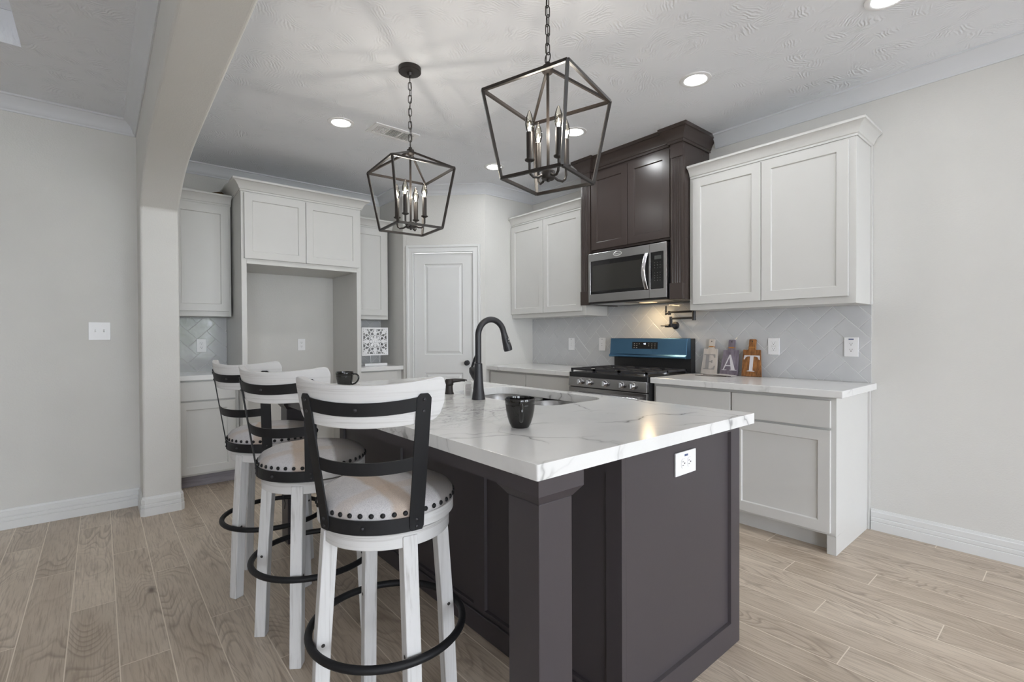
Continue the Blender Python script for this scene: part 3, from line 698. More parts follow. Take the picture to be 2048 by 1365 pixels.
def digit(ch, u, z, s):
    bm = B(); w, h, k = s*.55, s, s*.16
    seg = dict(a=(0, w, h-k, h), d=(0, w, 0, k), g=(0, w, h/2-k/2, h/2+k/2), f=(0, k, h/2, h), b=(w-k, w, h/2, h), e=(0, k, 0, h/2), c=(w-k, w, 0, h/2))
    for x in SEG[ch]:
        a, b, c, d = seg[x]; zz = z+c
        prism(bm, [(dz(zz)+.0013, zz), (dz(zz)+.0019, zz), (dz(z+d)+.0019, z+d), (dz(z+d)+.0013, z+d)], u-a, u-b, lambda v, zq, uu: MB(uu, v, zq))
    return bm
obj('digit', digit('4', 2.452, 1.140, .011), 'display_glow', dp); obj('digit', digit('8', 2.440, 1.139, .014), 'display_glow', dp)
for u in (2.545, 2.52, 2.495, 2.40, 2.37, 2.34):
    for z in (1.146, 1.130, 1.113):
        if (u, z) in ((2.495, 1.130), (2.495, 1.113), (2.40, 1.113)): continue
        obj('key', slab_on(u-.005, u+.005, z-.0018, z+.0018, .0018), 'print_grey', dp)

# ------------------------------------------------------------------ pot filler on the splash
t = thing('pot_filler', 'black folding pot filler tap on the tile splash right of the range light', 'tap')
SF = .009
def yt(bm, pts, r, n=14): return tube(bm, [MB(u, v, z) for u, v, z in pts], r, n)
obj('flange', lathe(B(), [(.032, 0), (.032, .006), (.028, .010), (.016, .012), (.016, .085), (0, .085)], 28, lambda x, y, z: MB(2.222+x, SF+z, 1.300+y)), 'faucet_black', t, smooth=40)
obj('riser', yt(B(), [(2.222, SF+.075, 1.290), (2.222, SF+.075, 1.372)], .0125), 'faucet_black', t, smooth=50)
obj('lower_arm', yt(B(), [(2.218, SF+.075, 1.356), (2.02, SF+.075, 1.356)], .0085), 'faucet_black', t, smooth=50)
obj('elbow', yt(B(), [(2.018, SF+.075, 1.336), (2.018, SF+.075, 1.420)], .014), 'faucet_black', t, smooth=50)
obj('upper_arm', yt(B(), [(2.022, SF+.075, 1.408), (2.236, SF+.075, 1.408)], .0085), 'faucet_black', t, smooth=50)
v_ = obj('valve', yt(B(), [(2.236, SF+.075, 1.385), (2.236, SF+.075, 1.418)], .0125), 'faucet_black', t, smooth=50)
obj('nozzle_link', yt(B(), [(2.236, SF+.075, 1.402), (2.266, SF+.075, 1.402)], .009), 'faucet_black', t, smooth=50)
obj('spout', yt(B(), [(2.268, SF+.075, 1.462), (2.268, SF+.075, 1.385)], .0075), 'faucet_black', t, smooth=50)
obj('handle', yt(B(), [(2.228, SF+.09, 1.296), (2.262, SF+.092, 1.296), (2.266, SF+.092, 1.296), (2.305, SF+.092, 1.297)], [.013, .012, .005, .0045]), 'faucet_black', t, smooth=50)

# ------------------------------------------------------------------ letter boards and cards
SERIF = {
 'E': [[(0, 0), (.62, 0), (.66, .24), (.60, .24), (.52, .08), (.44, .05), (.30, .05), (.30, .48), (.40, .48), (.46, .42), (.50, .42), (.50, .62), (.46, .62), (.40, .55), (.30, .55), (.30, .95), (.44, .95), (.52, .92), (.58, .78), (.63, .78), (.62, 1), (0, 1), (0, .96), (.12, .94), (.12, .06), (0, .04)]],
 'T': [[(.22, 0), (.62, 0), (.62, .035), (.51, .06), (.51, .94), (.64, .93), (.74, .88), (.79, .74), (.84, .74), (.82, 1), (.02, 1), (0, .74), (.05, .74), (.10, .88), (.20, .93), (.33, .94), (.33, .06), (.22, .035)]],
 'A': [[(0, 0), (.30, 0), (.30, .035), (.20, .05), (.26, .26), (.56, .26), (.62, .05), (.52, .035), (.52, 0), (.92, 0), (.92, .035), (.84, .05), (.50, 1), (.46, 1), (.12, .06), (0, .035)]],
}
def letter_board(ch, label, wood, ink, y_bl, y_br, y_tl, y_tr, y_hl, y_hr, z_s, z_t, lean_b, lw):
    yc = (y_bl+y_br)/2; t = thing('letter_board', label, 'sign', (XB-lean_b, yc, .9155))
    H_ = z_t-.9155; ang = math.atan2(lean_b-.022, H_)
    def MM(u, v, z):                                   # u towards smaller y (right in view), v out, z up the leaning board
        return (-(v*math.cos(ang))+z*math.sin(ang), -u, z*math.cos(ang)+v*math.sin(ang))
    L_ = H_/math.cos(ang)-.002; s_ = (z_s-.9155)/H_*L_
    U = lambda y: yc-y
    hl, hr = U(y_hl), U(y_hr); sl, sr = U(y_tl), U(y_tr)
    poly = [(U(y_bl), 0), (U(y_br), 0), (sr, s_), (hr+.006, s_), (hr+.002, s_+.012), (hr+.003, L_-.004), (hr-.001, L_), (hl+.001, L_), (hl-.003, L_-.004), (hl-.002, s_+.012), (hl-.006, s_), (sl, s_)]
    obj('board', prism(B(), poly, 0, .014, lambda a, b, w: MM(a, w, b)), wood, t, bevel=.0015)
    cx = (hl+hr)/2
    obj('hanging_hole', lathe(B(), [(.0045, 0), (.0045, .0004), (0, .0004)], 14, lambda x, y, z: MM(cx+x, .0142+z, L_-.016+y)), 'slot_dark', t)
    bm = B(); hw = (hr-hl)/2
    for k in range(3): tube(bm, [MM(cx+(hw+.004)*math.cos(a)*1.02, .007+.0085*math.sin(a), s_+.014+k*.0032) for a in [2*PI*i/24 for i in range(24)]], .0017, 6, True)
    obj('twine', bm, 'tan_twine', t, smooth=60)
    poly = SERIF[ch][0]; wmax = max(p[0] for p in poly); lh = .118
    lo = (U(y_bl)+U(y_br))/2*.5+(sl+sr)/2*.5
    bm = B(); prism(bm, [((a/wmax-.5)*lw+lo, .036+b*lh) for a, b in poly], .0142, .0162, lambda a, b, w: MM(a, w, b))
    if ch == 'A':                                      # the counter of the A is cut out, so build it from strokes
        bm.free(); bm = B()
        for st in ([(.05, .0), (.12, .0), (.50, .98), (.44, 1.0)], [(.60, 0), (.86, 0), (.52, 1), (.42, .98)], [(.18, .26), (.66, .26), (.64, .33), (.20, .33)], [(0, 0), (.30, 0), (.30, .035), (0, .035)], [(.52, 0), (.95, 0), (.95, .035), (.52, .035)]):
            prism(bm, [((a/.95-.5)*lw+lo, .036+b*lh) for a, b in st], .0142, .0162, lambda a, b, w: MM(a, w, b))
    obj('letter', bm, ink, t)
letter_board('E', 'whitewashed cutting board sign with a grey letter E, leaning on the tile', 'board_white', 'letter_grey', 1.963, 1.833, 1.952, 1.842, 1.914, 1.873, 1.110, 1.185, .070, .095)
letter_board('A', 'grey-purple cutting board sign with a white letter A, leaning on the tile', 'board_grey', 'letter_white', 1.811, 1.671, 1.793, 1.682, 1.758, 1.714, 1.105, 1.182, .070, .112)
letter_board('T', 'brown wooden cutting board sign with a white letter T, leaning on the tile', 'board_brown', 'letter_white', 1.640, 1.500, 1.645, 1.522, 1.605, 1.561, 1.109, 1.186, .080, .114)
def card(label, x, y, rz, z, lift):
    bm = B(); n = 10
    g = [[bm.verts.new((-.035+.07*j, -.115+.23*i/n, lift*math.sin(PI*i/n)+.0006+k*.0034)) for j in (0, 1)] for k in (0, 1) for i in range(n+1)]
    lo, hi = g[:n+1], g[n+1:]
    for i in range(n):
        bm.faces.new((lo[i][0], lo[i][1], lo[i+1][1], lo[i+1][0])); bm.faces.new((hi[i][0], hi[i+1][0], hi[i+1][1], hi[i][1]))
        for j in (0, 1): bm.faces.new((lo[i][j], lo[i+1][j], hi[i+1][j], hi[i][j]))
    for i in (0, n): bm.faces.new((lo[i][0], lo[i][1], hi[i][1], hi[i][0]))
    o = tag(obj('card', bm, 'card_paper'), label, 'card', 'loose cards in front of the letter boards'); o.location = (x, y, z); o.rotation_euler = (0, 0, rz)
    bm = B(); box(bm, -.0370, -.0351, -.115, .115, .0002, .0042); obj('dark_edge', bm, 'card_back', o)
card('flat paper card lying on the counter under another, before letter E', 3.47, 1.80, .10, .9152, 0)
card('curled paper card lying on top of another, before letters E and A', 3.50, 1.76, -.14, .9196, .006)

# ------------------------------------------------------------------ outlets and switches
def outlet(label, M, u, z, v, kind='duplex', w=.072, h=.118, sticker=False, rot=False, decora=False):
    t = thing('outlet' if kind == 'duplex' else 'light_switch', label, 'outlet' if kind == 'duplex' else 'switch')
    R = (lambda a, b: (u-b, z+a)) if rot else (lambda a, b: (u+a, z+b))
    def MM(a, vv, b): x, y = R(a, b); return M(x, vv, y)
    obj('plate', bbox(-w/2, w/2, v+.0003, v+.007, -h/2, h/2, M=MM), 'plastic_white', t, bevel=.002)
    if kind == 'duplex':
        for c in (-.0195, .0195):
            poly = [(.0165*max(-1, min(1, 1.15*math.cos(x))), c+.0145*math.sin(x)) for x in [2*PI*i/24 for i in range(24)]]
            s = obj('socket', prism(B(), poly, v+.0071, v+.0088, lambda a, b, w_: MM(a, w_, b)), 'plastic_white', t)
            for a, b, ww, hh in ((-.0062, .004, .0022, .008), (.0062, .004, .0022, .0065), (0, -.0065, .005, .005)):
                obj('slot', bbox(a-ww/2, a+ww/2, v+.0086, v+.0091, c+b-hh/2, c+b+hh/2, M=MM), 'slot_dark', s)
        if decora: obj('surround', bbox(-.018, .018, v+.0068, v+.0074, -.035, .035, M=MM), 'trim_white', t)
    elif kind == 'toggle':
        for c in (-.023, .023):
            obj('toggle', prism(B(), [(-.009, v+.0071), (-.003, v+.017), (.003, v+.016), (.009, v+.0071)], c-.004, c+.004, lambda b, vv, a: MM(a, vv, b+.002)), 'trim_white', t)
    elif kind == 'button':
        obj('paddle', bbox(-.0165, .0165, v+.0071, v+.0088, -.034, .034, M=MM), 'plastic_white', t, bevel=.0008)
        for b in (.008, -.012): obj('led', bbox(-.003, .003, v+.0089, v+.0093, b-.003, b+.003, M=MM), 'print_grey', t)
        obj('slot', bbox(-.008, .008, v+.0068, v+.0074, h/2-.014, h/2-.010, M=MM), 'slot_dark', t)
    if sticker and rot: obj('sticker', bbox(w/2-.017, w/2-.010, v+.0071, v+.0074, -.011, .011, M=MM), 'sticker_blue', t)
    elif sticker: obj('sticker', bbox(-.014, .014, v+.0071, v+.0074, h/2-.016, h/2-.008, M=MM), 'sticker_blue', t)
outlet('white outlet on the tile right of letter T', MB, 1.447, 1.136, .008, decora=True, w=.076)
outlet('white outlet with a blue sticker at the right end of the tile splash', MB, .978, 1.138, .008, sticker=True, w=.078, h=.124)
outlet('white switch plate with two buttons on the tile, farther from the range', MB, 3.397, 1.134, .008, 'button', w=.078, h=.122)
outlet('white switch plate with two buttons on the tile, just left of the range', MB, 3.0, 1.135, .008, 'button', w=.078, h=.122)
outlet('white outlet on the back wall of the empty fridge space', MA, 1.555, 1.142, 0)
outlet('white outlet on the reflective tile splash beside the arch column', MA, .695, 1.146, .008, w=.076)
ML2 = lambda u, v, z: (u, YL-v, z)
outlet('white double toggle switch plate on the living room wall', ML2, .001, 1.266, 0, 'toggle', w=.118, h=.124)

# ------------------------------------------------------------------ carved panel and ornament
t = thing('carved_panel', 'white fretwork flower panel on a stand on the short counter', 'decoration', (2.19, 4.80, .915))
N = 72; S = .29; cs = S/N
def fret(x, y):                                        # x,y in -1..1
    r = math.hypot(x, y); a = math.atan2(y, x); ax, ay = abs(x), abs(y)
    if max(ax, ay) > .90: return True
    if r < .14: return True
    pet = abs(math.cos(4*a))**.6
    if r < .20+.24*pet and r < .46: return True
    a4 = (a+PI/4) % (PI/2)-PI/4                        # fold to the nearest axis
    lx, ly = r*math.cos(a4), r*math.sin(a4)
    if .44 < lx < .92 and abs(ly) < .10*math.sin((lx-.44)/.48*PI)**.7+.012: return True
    if .56 < lx < .64 and abs(ly) < .17-(lx-.56)*1.2: return True
    d4 = a % (PI/2)-PI/4; dx, dy = r*math.cos(d4), r*math.sin(d4)
    if .40 < dx < 1.22 and abs(dy) < .025+.20*max(0, math.sin((dx-.72)/.52*PI))*(.72+.28*math.cos(dx*42)) and dx > .40: return True
    for cx, cy, rr in ((.53, .21, .135), (.53, -.21, .135)):
        q = math.hypot(lx-cx, ly-cy)
        if abs(q-rr) < .035: return True
    for cx, cy, rr in ((.86, .30, .16), (.86, -.30, .16)):
        q = math.hypot(lx-cx, ly-cy)
        if abs(q-rr) < .030: return True
    return False
bm = B(); mask = [[fret((i+.5)/N*2-1, (j+.5)/N*2-1) for j in range(N)] for i in range(N)]; vc = {}
def gv(i, j, k):
    if (i, j, k) not in vc: vc[i, j, k] = bm.verts.new((-S/2+i*cs, .006-.012*k, .108+j*cs))
    return vc[i, j, k]
for i in range(N):
    for j in range(N):
        if not mask[i][j]: continue
        for k in (0, 1): bm.faces.new([gv(i+a, j+b, k) for a, b in ((0, 0), (1, 0), (1, 1), (0, 1))])
        for di, dj, e in ((-1, 0, ((0, 0), (0, 1))), (1, 0, ((1, 0), (1, 1))), (0, -1, ((0, 0), (1, 0))), (0, 1, ((0, 1), (1, 1)))):
            ii, jj = i+di, j+dj
            if 0 <= ii < N and 0 <= jj < N and mask[ii][jj]: continue
            (a, b), (c, d) = e; bm.faces.new((gv(i+a, j+b, 0), gv(i+c, j+d, 0), gv(i+c, j+d, 1), gv(i+a, j+b, 1)))
obj('fretwork', bm, 'plastic_white', t)
obj('rosette', lathe(B(), [(.03, 0), (.028, .004), (.016, .006), (.012, .010), (0, .011)], 20, lambda x, y, z: (x, -.0062-z, .108+S/2+y)), 'plastic_white', t, smooth=40)
for x in (-.047, .047): obj('rod', tube(B(), [(x, 0, .026), (x, 0, .107)], .0028, 10), 'nickel', t, smooth=60)
obj('base', bbox(-.122, .122, -.032, .032, .0005, .026), 'plastic_white', t, bevel=.002)
bm = B(); bmesh.ops.create_icosphere(bm, subdivisions=3, radius=.06)
for v in bm.verts: v.co = Vector((v.co.x*1.3, v.co.y, v.co.z*.95))*(1+.12*math.sin(v.co.x*70)*math.sin(v.co.y*60+v.co.z*50))
o = tag(obj('ornament', bm, 'dark_ornament', smooth=60), 'small dark brown object on top of the left wall cabinet, against the fridge surround', 'ornament'); o.location = (.795, 4.90, 2.427)

# ------------------------------------------------------------------ island
ix0, ix1, iy0, iy1 = 1.180, 1.937, .893, 3.125
t = thing('kitchen_island', 'dark charcoal kitchen island with corner posts under a white quartz top', 'island')
pk = obj('body', bbox(ix0+.02, ix1-.02, iy0+.02, iy1-.02, .0005, .8745), 'island_paint', t)
for o_ in [pk]: pass
# hollow the sink zone: body is built in pieces around the sink
bpy.data.objects.remove(pk)
bm = B(); X0, X1, Y0, Y1 = ix0+.0205, ix1-.0205, iy0+.0205, iy1-.0205
box(bm, X0, X1, Y0, Y1, .0005, .66); obj('body', bm, 'island_paint', t)
ML_ = lambda u, v, z: (ix0+.02-v, u, z)                # stool side, v outwards (-x)
obj('back_panel', panel_door(B(), iy0, iy1, .0005, .8745, 0, .020, ML_, holes=[(.952, 1.574, .103, .80), (1.65, 2.289, .103, .80), (2.365, 3.06, .103, .80)], rec=.012, slope=.003), 'island_paint', t)
ME = lambda u, v, z: (u, iy0+.02-v, z)                 # near end
obj('end_panel', panel_door(B(), ix0+.0205, ix1, .0005, .8745, .0002, .020, ME, holes=[(ix0+.07, 1.867, .093, .845)], rec=.012, slope=.003), 'island_paint', t)
MF = lambda u, v, z: (u, iy1-.02+v, z)
obj('end_panel', panel_door(B(), ix0+.0205, ix1, .0005, .8745, .0002, .020, MF, holes=[(ix0+.07, 1.867, .093, .845)], rec=.012, slope=.003), 'island_paint', t)
MS = lambda u, v, z: (ix1-.02+v, u, z)                 # sink side: door fronts
obj('side_panel', bbox(iy0+.0205, iy1-.0205, 0, .010, .10, .8745, M=MS), 'island_paint', t)
for a in (.92, 1.35, 1.90, 2.33): obj('door', panel_door(B(), a, a+(.42 if a != 1.35 else .54), .12, .84, .0105, .030, MS, .06), 'island_paint', t)
for a in (2.76,): obj('door', panel_door(B(), a, a+.34, .12, .84, .0105, .030, MS, .06), 'island_paint', t)
bm = B(); box(bm, ix0-.011, ix0-.0005, iy0+.0, iy1, .0005, .085); obj('base_strip', bm, 'island_paint', t, bevel=.003)
for yy in (.880, 3.020):
    pb = B(); px0, py0, s = .830, yy, .120
    box(pb, px0, px0+s, py0, py0+s, .0005, .798)
    p = obj('post', pb, 'island_paint', t, bevel=.003)
    e = .020; cb = B(); q = [[cb.verts.new((a, b, z)) for a, b in ((px0-d, py0-d), (px0+s+d, py0-d), (px0+s+d, py0+s+d), (px0-d, py0+s+d))] for d, z in ((0.001, .7985), (.022, .826), (.022, .8745))]
    cb.faces.new(q[0]); cb.faces.new(q[2])
    for r0_, r1_ in zip(q, q[1:]):
        for i in range(4): cb.faces.new((r0_[i], r0_[(i+1) % 4], r1_[(i+1) % 4], r1_[i]))
    obj('capital', cb, 'island_paint', p)
obj('apron', bbox(.828, .852, 1.0225, 2.9975, .818, .8745), 'island_paint', t)
MI = lambda u, v, z: (u, iy0-v, z)
outlet('white outlet with a blue sticker turned sideways on the dark island end', MI, 1.548, .778, -.0115, w=.080, h=.130, sticker=True, rot=True)

# quartz top with the sink cut-out
tx0, tx1, ty0, ty1 = .785, 1.945, .837, 3.185
sx0, sx1, sy0, sy1 = 1.455, 1.872, 1.500, 2.270
hole = rrect(sx0, sx1, sy0, sy1, .095, 8)
bm = B(); zt, zb = .915, .875
for z in (zt, zb):
    vs = [bm.verts.new((x, y, z)) for x, y in rrect(tx0, tx1, ty0, ty1, .006, 3)]; es = [bm.edges.new((vs[i], vs[(i+1) % len(vs)])) for i in range(len(vs))]
    hs = [bm.verts.new((x, y, z)) for x, y in hole]; eh = [bm.edges.new((hs[i], hs[(i+1) % len(hs)])) for i in range(len(hs))]
    bmesh.ops.triangle_fill(bm, use_beauty=True, edges=es+eh)
    if z == zt: A_, H_ = vs, hs
    else:
        for r0_, r1_ in ((A_, vs), (H_, hs)):
            for i in range(len(r0_)): bm.faces.new((r0_[i], r0_[(i+1) % len(r0_)], r1_[(i+1) % len(r0_)], r1_[i]))
tag(obj('countertop', bm, 'quartz', bevel=.003), 'large white veined quartz island top around the double sink', 'countertop')

# undermount double sink
t = thing('sink', 'stainless double-bowl sink set under the island top', 'sink', (1.66, 1.885, 0))
def bowl(y0, y1):
    bm = B(); rings = []
    for ins, z, r in ((-.003, .8743, .105), (.004, .855, .10), (.012, .74, .09), (.022, .705, .08), (.05, .688, .06), (.12, .684, .04)):
        rings.append([bm.verts.new((x-1.66, y-1.885, z)) for x, y in rrect(sx0+ins, sx1-ins, y0+ins, y1-ins, min(r, (y1-y0)/2-ins-.002), 8)])
    for a, b in zip(rings, rings[1:]):
        for i in range(len(a)): bm.faces.new((a[i], a[(i+1) % len(a)], b[(i+1) % len(a)], b[i]))
    bm.faces.new(rings[-1]); return bm
for y0, y1 in ((sy0-.004, 1.872), (1.892, sy1+.004)):
    bw = obj('bowl', bowl(y0, y1), 'steel_sink', t, smooth=50)
    obj('drain', lathe(B(), [(.045, .6845), (.04, .687), (.02, .6855), (0, .6855)], 20, lambda x, y, z: (x, (y0+y1)/2-1.885+y, z)), 'nickel', bw, smooth=40)
obj('divider', bbox(sx0-1.655, sx1-1.665, -.0125, .0065, .80, .8625), 'steel_sink', t, bevel=.004)

# faucet, soap pump, tag
t = thing('faucet', 'matte black gooseneck kitchen faucet standing beside the sink', 'faucet', (1.388, 1.892, .9152))
body = [(.033, 0), (.033, .002), (.031, .012), (.0262, .045), (.0222, .09), (.0205, .13), (.0195, .168), (.0195, .172), (.017, .174)]
obj('body', lathe(B(), body, 32), 'faucet_black', t, smooth=40)
gp = [(0, 0, .172), (0, 0, .22), (0, 0, .285)]+[(.080-.080*math.cos(a), 0, .305+.080*math.sin(a)) for a in [PI*.02+PI*i/22*.90 for i in range(23)]]
lp = Vector(gp[-1]); ld = (Vector(gp[-1])-Vector(gp[-2])).normalized()
obj('spout', tube(B(), gp+[lp+ld*.012], .0148, 16), 'faucet_black', t, smooth=60)
hd = [lp+ld*x for x in (.008, .02, .05, .085, .098)]
h = obj('spray_head', tube(B(), hd, [.0152, .0165, .019, .0225, .0215], 18), 'faucet_black', t, smooth=50)
sd = Vector((0, -1, 0))
bp = lp+ld*.045
obj('button', tube(B(), [bp+sd*.017+ld*(-.014), bp+sd*.0185+ld*.016], .006, 10), 'black_plastic', h, smooth=60)
for k in (-.008, .006): obj('led', tube(B(), [bp+sd*.023+ld*k, bp+sd*.0245+ld*(k+.003)], .002, 8), 'plastic_white', h)
hv = obj('valve', tube(B(), [(0, .002, .098), (0, .024, .114), (0, .046, .134), (0, .057, .149)], [.021, .021, .019, .012], 16), 'faucet_black', t, smooth=60)
obj('handle', tube(B(), [(0, .047, .138), (0, .052, .152), (.006, .040, .190), (.012, .026, .220), (.013, .024, .225)], [.008, .0075, .0068, .0066, .004], 12, flat=(1.0, .8)), 'faucet_black', hv, smooth=60)
t = thing('soap_dispenser', 'short dark bronze soap pump on the island top, left of the faucet', 'dispenser', (1.405, 2.175, .9152))
obj('body', lathe(B(), [(.025, 0), (.025, .002), (.0205, .012), (.0185, .034), (.0185, .044), (.021, .046), (.0225, .050), (.0225, .070), (.017, .078), (0, .080)], 24), 'bronze_metal', t, smooth=40)
obj('spout', tube(B(), [(0, 0, .066), (.03, -.012, .070), (.062, -.026, .071), (.088, -.037, .067)], [.014, .011, .0075, .0055], 12), 'bronze_metal', t, smooth=60)
t = thing('hang_tag', 'small clear plastic hang tag tied to the faucet handle', 'tag', (1.372, 1.955, .9155), math.radians(-50))
bm = B(); prism(bm, [(-.021, .006), (-.017, .0015), (.017, .0015), (.021, .006), (.021, .075), (.014, .086), (-.014, .086), (-.021, .075)], -.0005, .0005, lambda a, b, w: (a, w, b)); obj('sleeve', bm, 'clear_plastic', t)
bm = B(); box(bm, -.0135, .0135, -.0017, -.0007, .012, .070); obj('card', bm, 'card_paper', t)
for k, (w_, z_) in enumerate(((.010, .060), (.006, .050), (.011, .044), (.009, .032), (.011, .026), (.008, .020))):
    bm = B(); box(bm, -w_, w_, -.0021, -.0018, z_, z_+.002); obj('printed_line', bm, 'print_grey', t)
obj('string', tube(B(), [(0, 0, .084), (.002, .004, .10), (.004, .006, .125)], .0006, 6), 'plastic_white', t)

# mugs
def mug(label, loc, rz):
    t = thing('mug', label, 'mug', loc, rz)
    out = [(0, .0), (.028, 0), (.0305, .003), (.037, .016), (.0432, .036), (.0475, .058), (.0492, .076), (.0493, .0775), (.0486, .0785), (.0500, .080), (.0508, .090), (.0508, .0965), (.0498, .0985), (.0475, .0975), (.0465, .09), (.0445, .06), (.034, .02), (.024, .010), (0, .009)]
    obj('cup', lathe(B(), out, 48, cap=False), 'black_glaze', t, smooth=50)
    hp = [(.0485, 0, .084), (.060, 0, .086), (.073, 0, .081), (.080, 0, .070), (.080, 0, .056), (.073, 0, .042), (.060, 0, .030), (.0415, 0, .024)]
    q = []
    for i in range(len(hp)-1):                        # smooth the handle path
        for k in range(4):
            a = [Vector(hp[max(0, min(len(hp)-1, i+d))]) for d in (-1, 0, 1, 2)]; s = k/4
            q.append(.5*((2*a[1])+(-a[0]+a[2])*s+(2*a[0]-5*a[1]+4*a[2]-a[3])*s*s+(-a[0]+3*a[1]-3*a[2]+a[3])*s**3))
    q.append(Vector(hp[-1]))
    obj('handle', tube(B(), q, .0066, 12, flat=(1.0, .75)), 'black_glaze', t, smooth=60)
mug('glossy black mug on the island top in front of the sink, handle towards us', (1.068, 1.222, .9153), math.radians(-128))
mug('glossy black mug at the far end of the island top, handle to the right', (1.095, 2.815, .9153), math.radians(-38))

# ------------------------------------------------------------------ stools
def stool_proto(label):
    t = thing('bar_stool', label, 'stool', group='swivel bar stools along the island')
    rot = []                                           # parts that turn with the seat
    def R(z): return .2085+.15*(z-.70)
    def band(th, z0, z1, ri, ro, n=28):                # curved strip between -th and th
        bm = B(); rg = []
        for i in range(n+1):
            a = -th+2*th*i/n; s = (a/th)**2
            rg.append([bm.verts.new((r(z)*math.cos(a), r(z)*math.sin(a), z)) for r, z in ((ri, z0(s)), (ro, z0(s)), (ro, z1(s)), (ri, z1(s)))])
        for a, b in zip(rg, rg[1:]):
            for k in range(4): bm.faces.new((a[k], a[(k+1) % 4], b[(k+1) % 4], b[k]))
        bm.faces.new(rg[0]); bm.faces.new(rg[-1][::-1]); return bm
    RA = math.radians
    rot.append(obj('seat_cushion', lathe(B(), [(.2005, .718), (.2040, .728), (.2025, .742), (.191, .757), (.168, .768), (.13, .776), (.075, .780), (0, .781)], 64), 'plaid_fabric', t, smooth=60))
    rot.append(obj('seat_ring', lathe(B(), [(.175, .682), (.2025, .682), (.2045, .684), (.2045, .7155), (.2025, .7178), (.175, .7178)], 64), 'whitewood_level', t, smooth=40))
    for i in range(42):
        a = 2*PI*(i+.5)/42; c = Vector((.2045*math.cos(a), .2045*math.sin(a), .7315)); nn = Vector((math.cos(a), math.sin(a), .1)).normalized(); tx = Vector((-math.sin(a), math.cos(a), 0)); ty = nn.cross(tx)
        if i == 0:
            n0 = obj('nail_head', lathe(B(), [(.0072, 0), (.0066, .0024), (.0042, .0046), (0, .0056)], 12), 'black_iron', t, smooth=60); n_ = n0
        else: n_ = n0.copy(); C.objects.link(n_); n_.parent = t
        n_.matrix_basis = Matrix(((tx.x, ty.x, nn.x, c.x), (tx.y, ty.y, nn.y, c.y), (tx.z, ty.z, nn.z, c.z), (0, 0, 0, 1)))
        n_['turn'] = 1
    al = RA(54.5)
    def rail():
        bm = B(); n, mN = 44, 8; rg = []
        for i in range(n+1):
            a = -al+2*al*i/n; s = (a/al)**2; d = (1-abs(a)/al)*al*.25
            zt = 1.092+.022*s; zb = .977+.014*s
            rt, rb = .030, .045
            if d < rt: zt -= rt-math.sqrt(max(0, rt*rt-(rt-d)**2))
            if d < rb: zb += rb-math.sqrt(max(0, rb*rb-(rb-d)**2))
            ring = []
            for k in range(mN+1): z = zb+(zt-zb)*k/mN; r = R(z)-.0045; ring.append((r, z))
            for k in range(mN, -1, -1): z = zb+(zt-zb)*k/mN; r = R(z)-.0265; ring.append((r, z))
            rg.append([bm.verts.new((r*math.cos(a), r*math.sin(a), z)) for r, z in ring])
        for a, b in zip(rg, rg[1:]):
            L_ = len(a)
            for k in range(L_): bm.faces.new((a[k], a[(k+1) % L_], b[(k+1) % L_], b[k]))
        bm.faces.new(rg[0]); bm.faces.new(rg[-1][::-1]); return bm
    rot.append(obj('backrest', rail(), 'whitewood_level', t, smooth=40, bevel=.003))
    ri = lambda z: R(z)-.004; ro = lambda z: R(z); st = RA(38.5)
    rot.append(obj('back_band', band(RA(42), lambda s: .680, lambda s: .7195, lambda z: .2050, lambda z: .2085), 'black_iron', t, smooth=40))
    rot.append(obj('back_band', band(st, lambda s: .848+.010*s, lambda s: .884+.010*s, ri, ro), 'black_iron', t, smooth=40))
    rot.append(obj('back_band', band(st, lambda s: 1.010+.012*s, lambda s: 1.046+.014*s, ri, ro), 'black_iron', t, smooth=40))
    for sg in (-1, 1):
        bm = B(); rg = []
        for z in (.680, .690, .72, .80, .88, .96, 1.02, 1.053, 1.061, 1.0665):
            hw = .0215 if .689 < z < 1.054 else (.016 if z < 1.063 else .010)
            rr = max(R(z), .2088)+.0003; rg.append([bm.verts.new((r*math.cos(sg*st)-q*math.sin(sg*st), r*math.sin(sg*st)+q*math.cos(sg*st), z)) for r, q in ((rr-.004, -hw), (rr+.0005, -hw), (rr+.0005, hw), (rr-.004, hw))])
        for a, b in zip(rg, rg[1:]):
            for k in range(4): bm.faces.new((a[k], a[(k+1) % 4], b[(k+1) % 4], b[k]))
        bm.faces.new(rg[0]); bm.faces.new(rg[-1][::-1])
        s_ = obj('back_strap', bm, 'black_iron', t, smooth=40); rot.append(s_)
        for z in (.691, .711, 1.018, 1.050):
            r = max(R(z), .2088); dirv = Vector((math.cos(sg*st), math.sin(sg*st), 0)); tg = Vector((-dirv.y, dirv.x, 0))
            obj('rivet', lathe(B(), [(.0052, 0), (.0046, .002), (0, .0034)], 10, lambda x, y, w: tuple(dirv*(r+.0008+w)+tg*x+Vector((0, 0, z+y)))), 'faucet_black', s_, smooth=60)
    for z in (.699, 1.028):
        r = R(z) if z > .8 else .2085
        rot.append(obj('rivet', lathe(B(), [(.0056, 0), (.005, .002), (0, .0036)], 10, lambda x, y, w: (r+w, x-.008, z+y)), 'faucet_black', t, smooth=60))
    for o in rot: o['turn'] = 1
    obj('swivel_plate', lathe(B(), [(.10, .668), (.10, .6815), (0, .6815)], 32), 'black_iron', t)
    obj('apron_ring', lathe(B(), [(.155, .630), (.189, .630), (.191, .632), (.191, .672), (.189, .674), (.155, .674)], 64), 'whitewood_level', t, smooth=40)
    obj('seat_plate', lathe(B(), [(.153, .650), (.153, .667), (0, .667)], 40), 'black_iron', t)
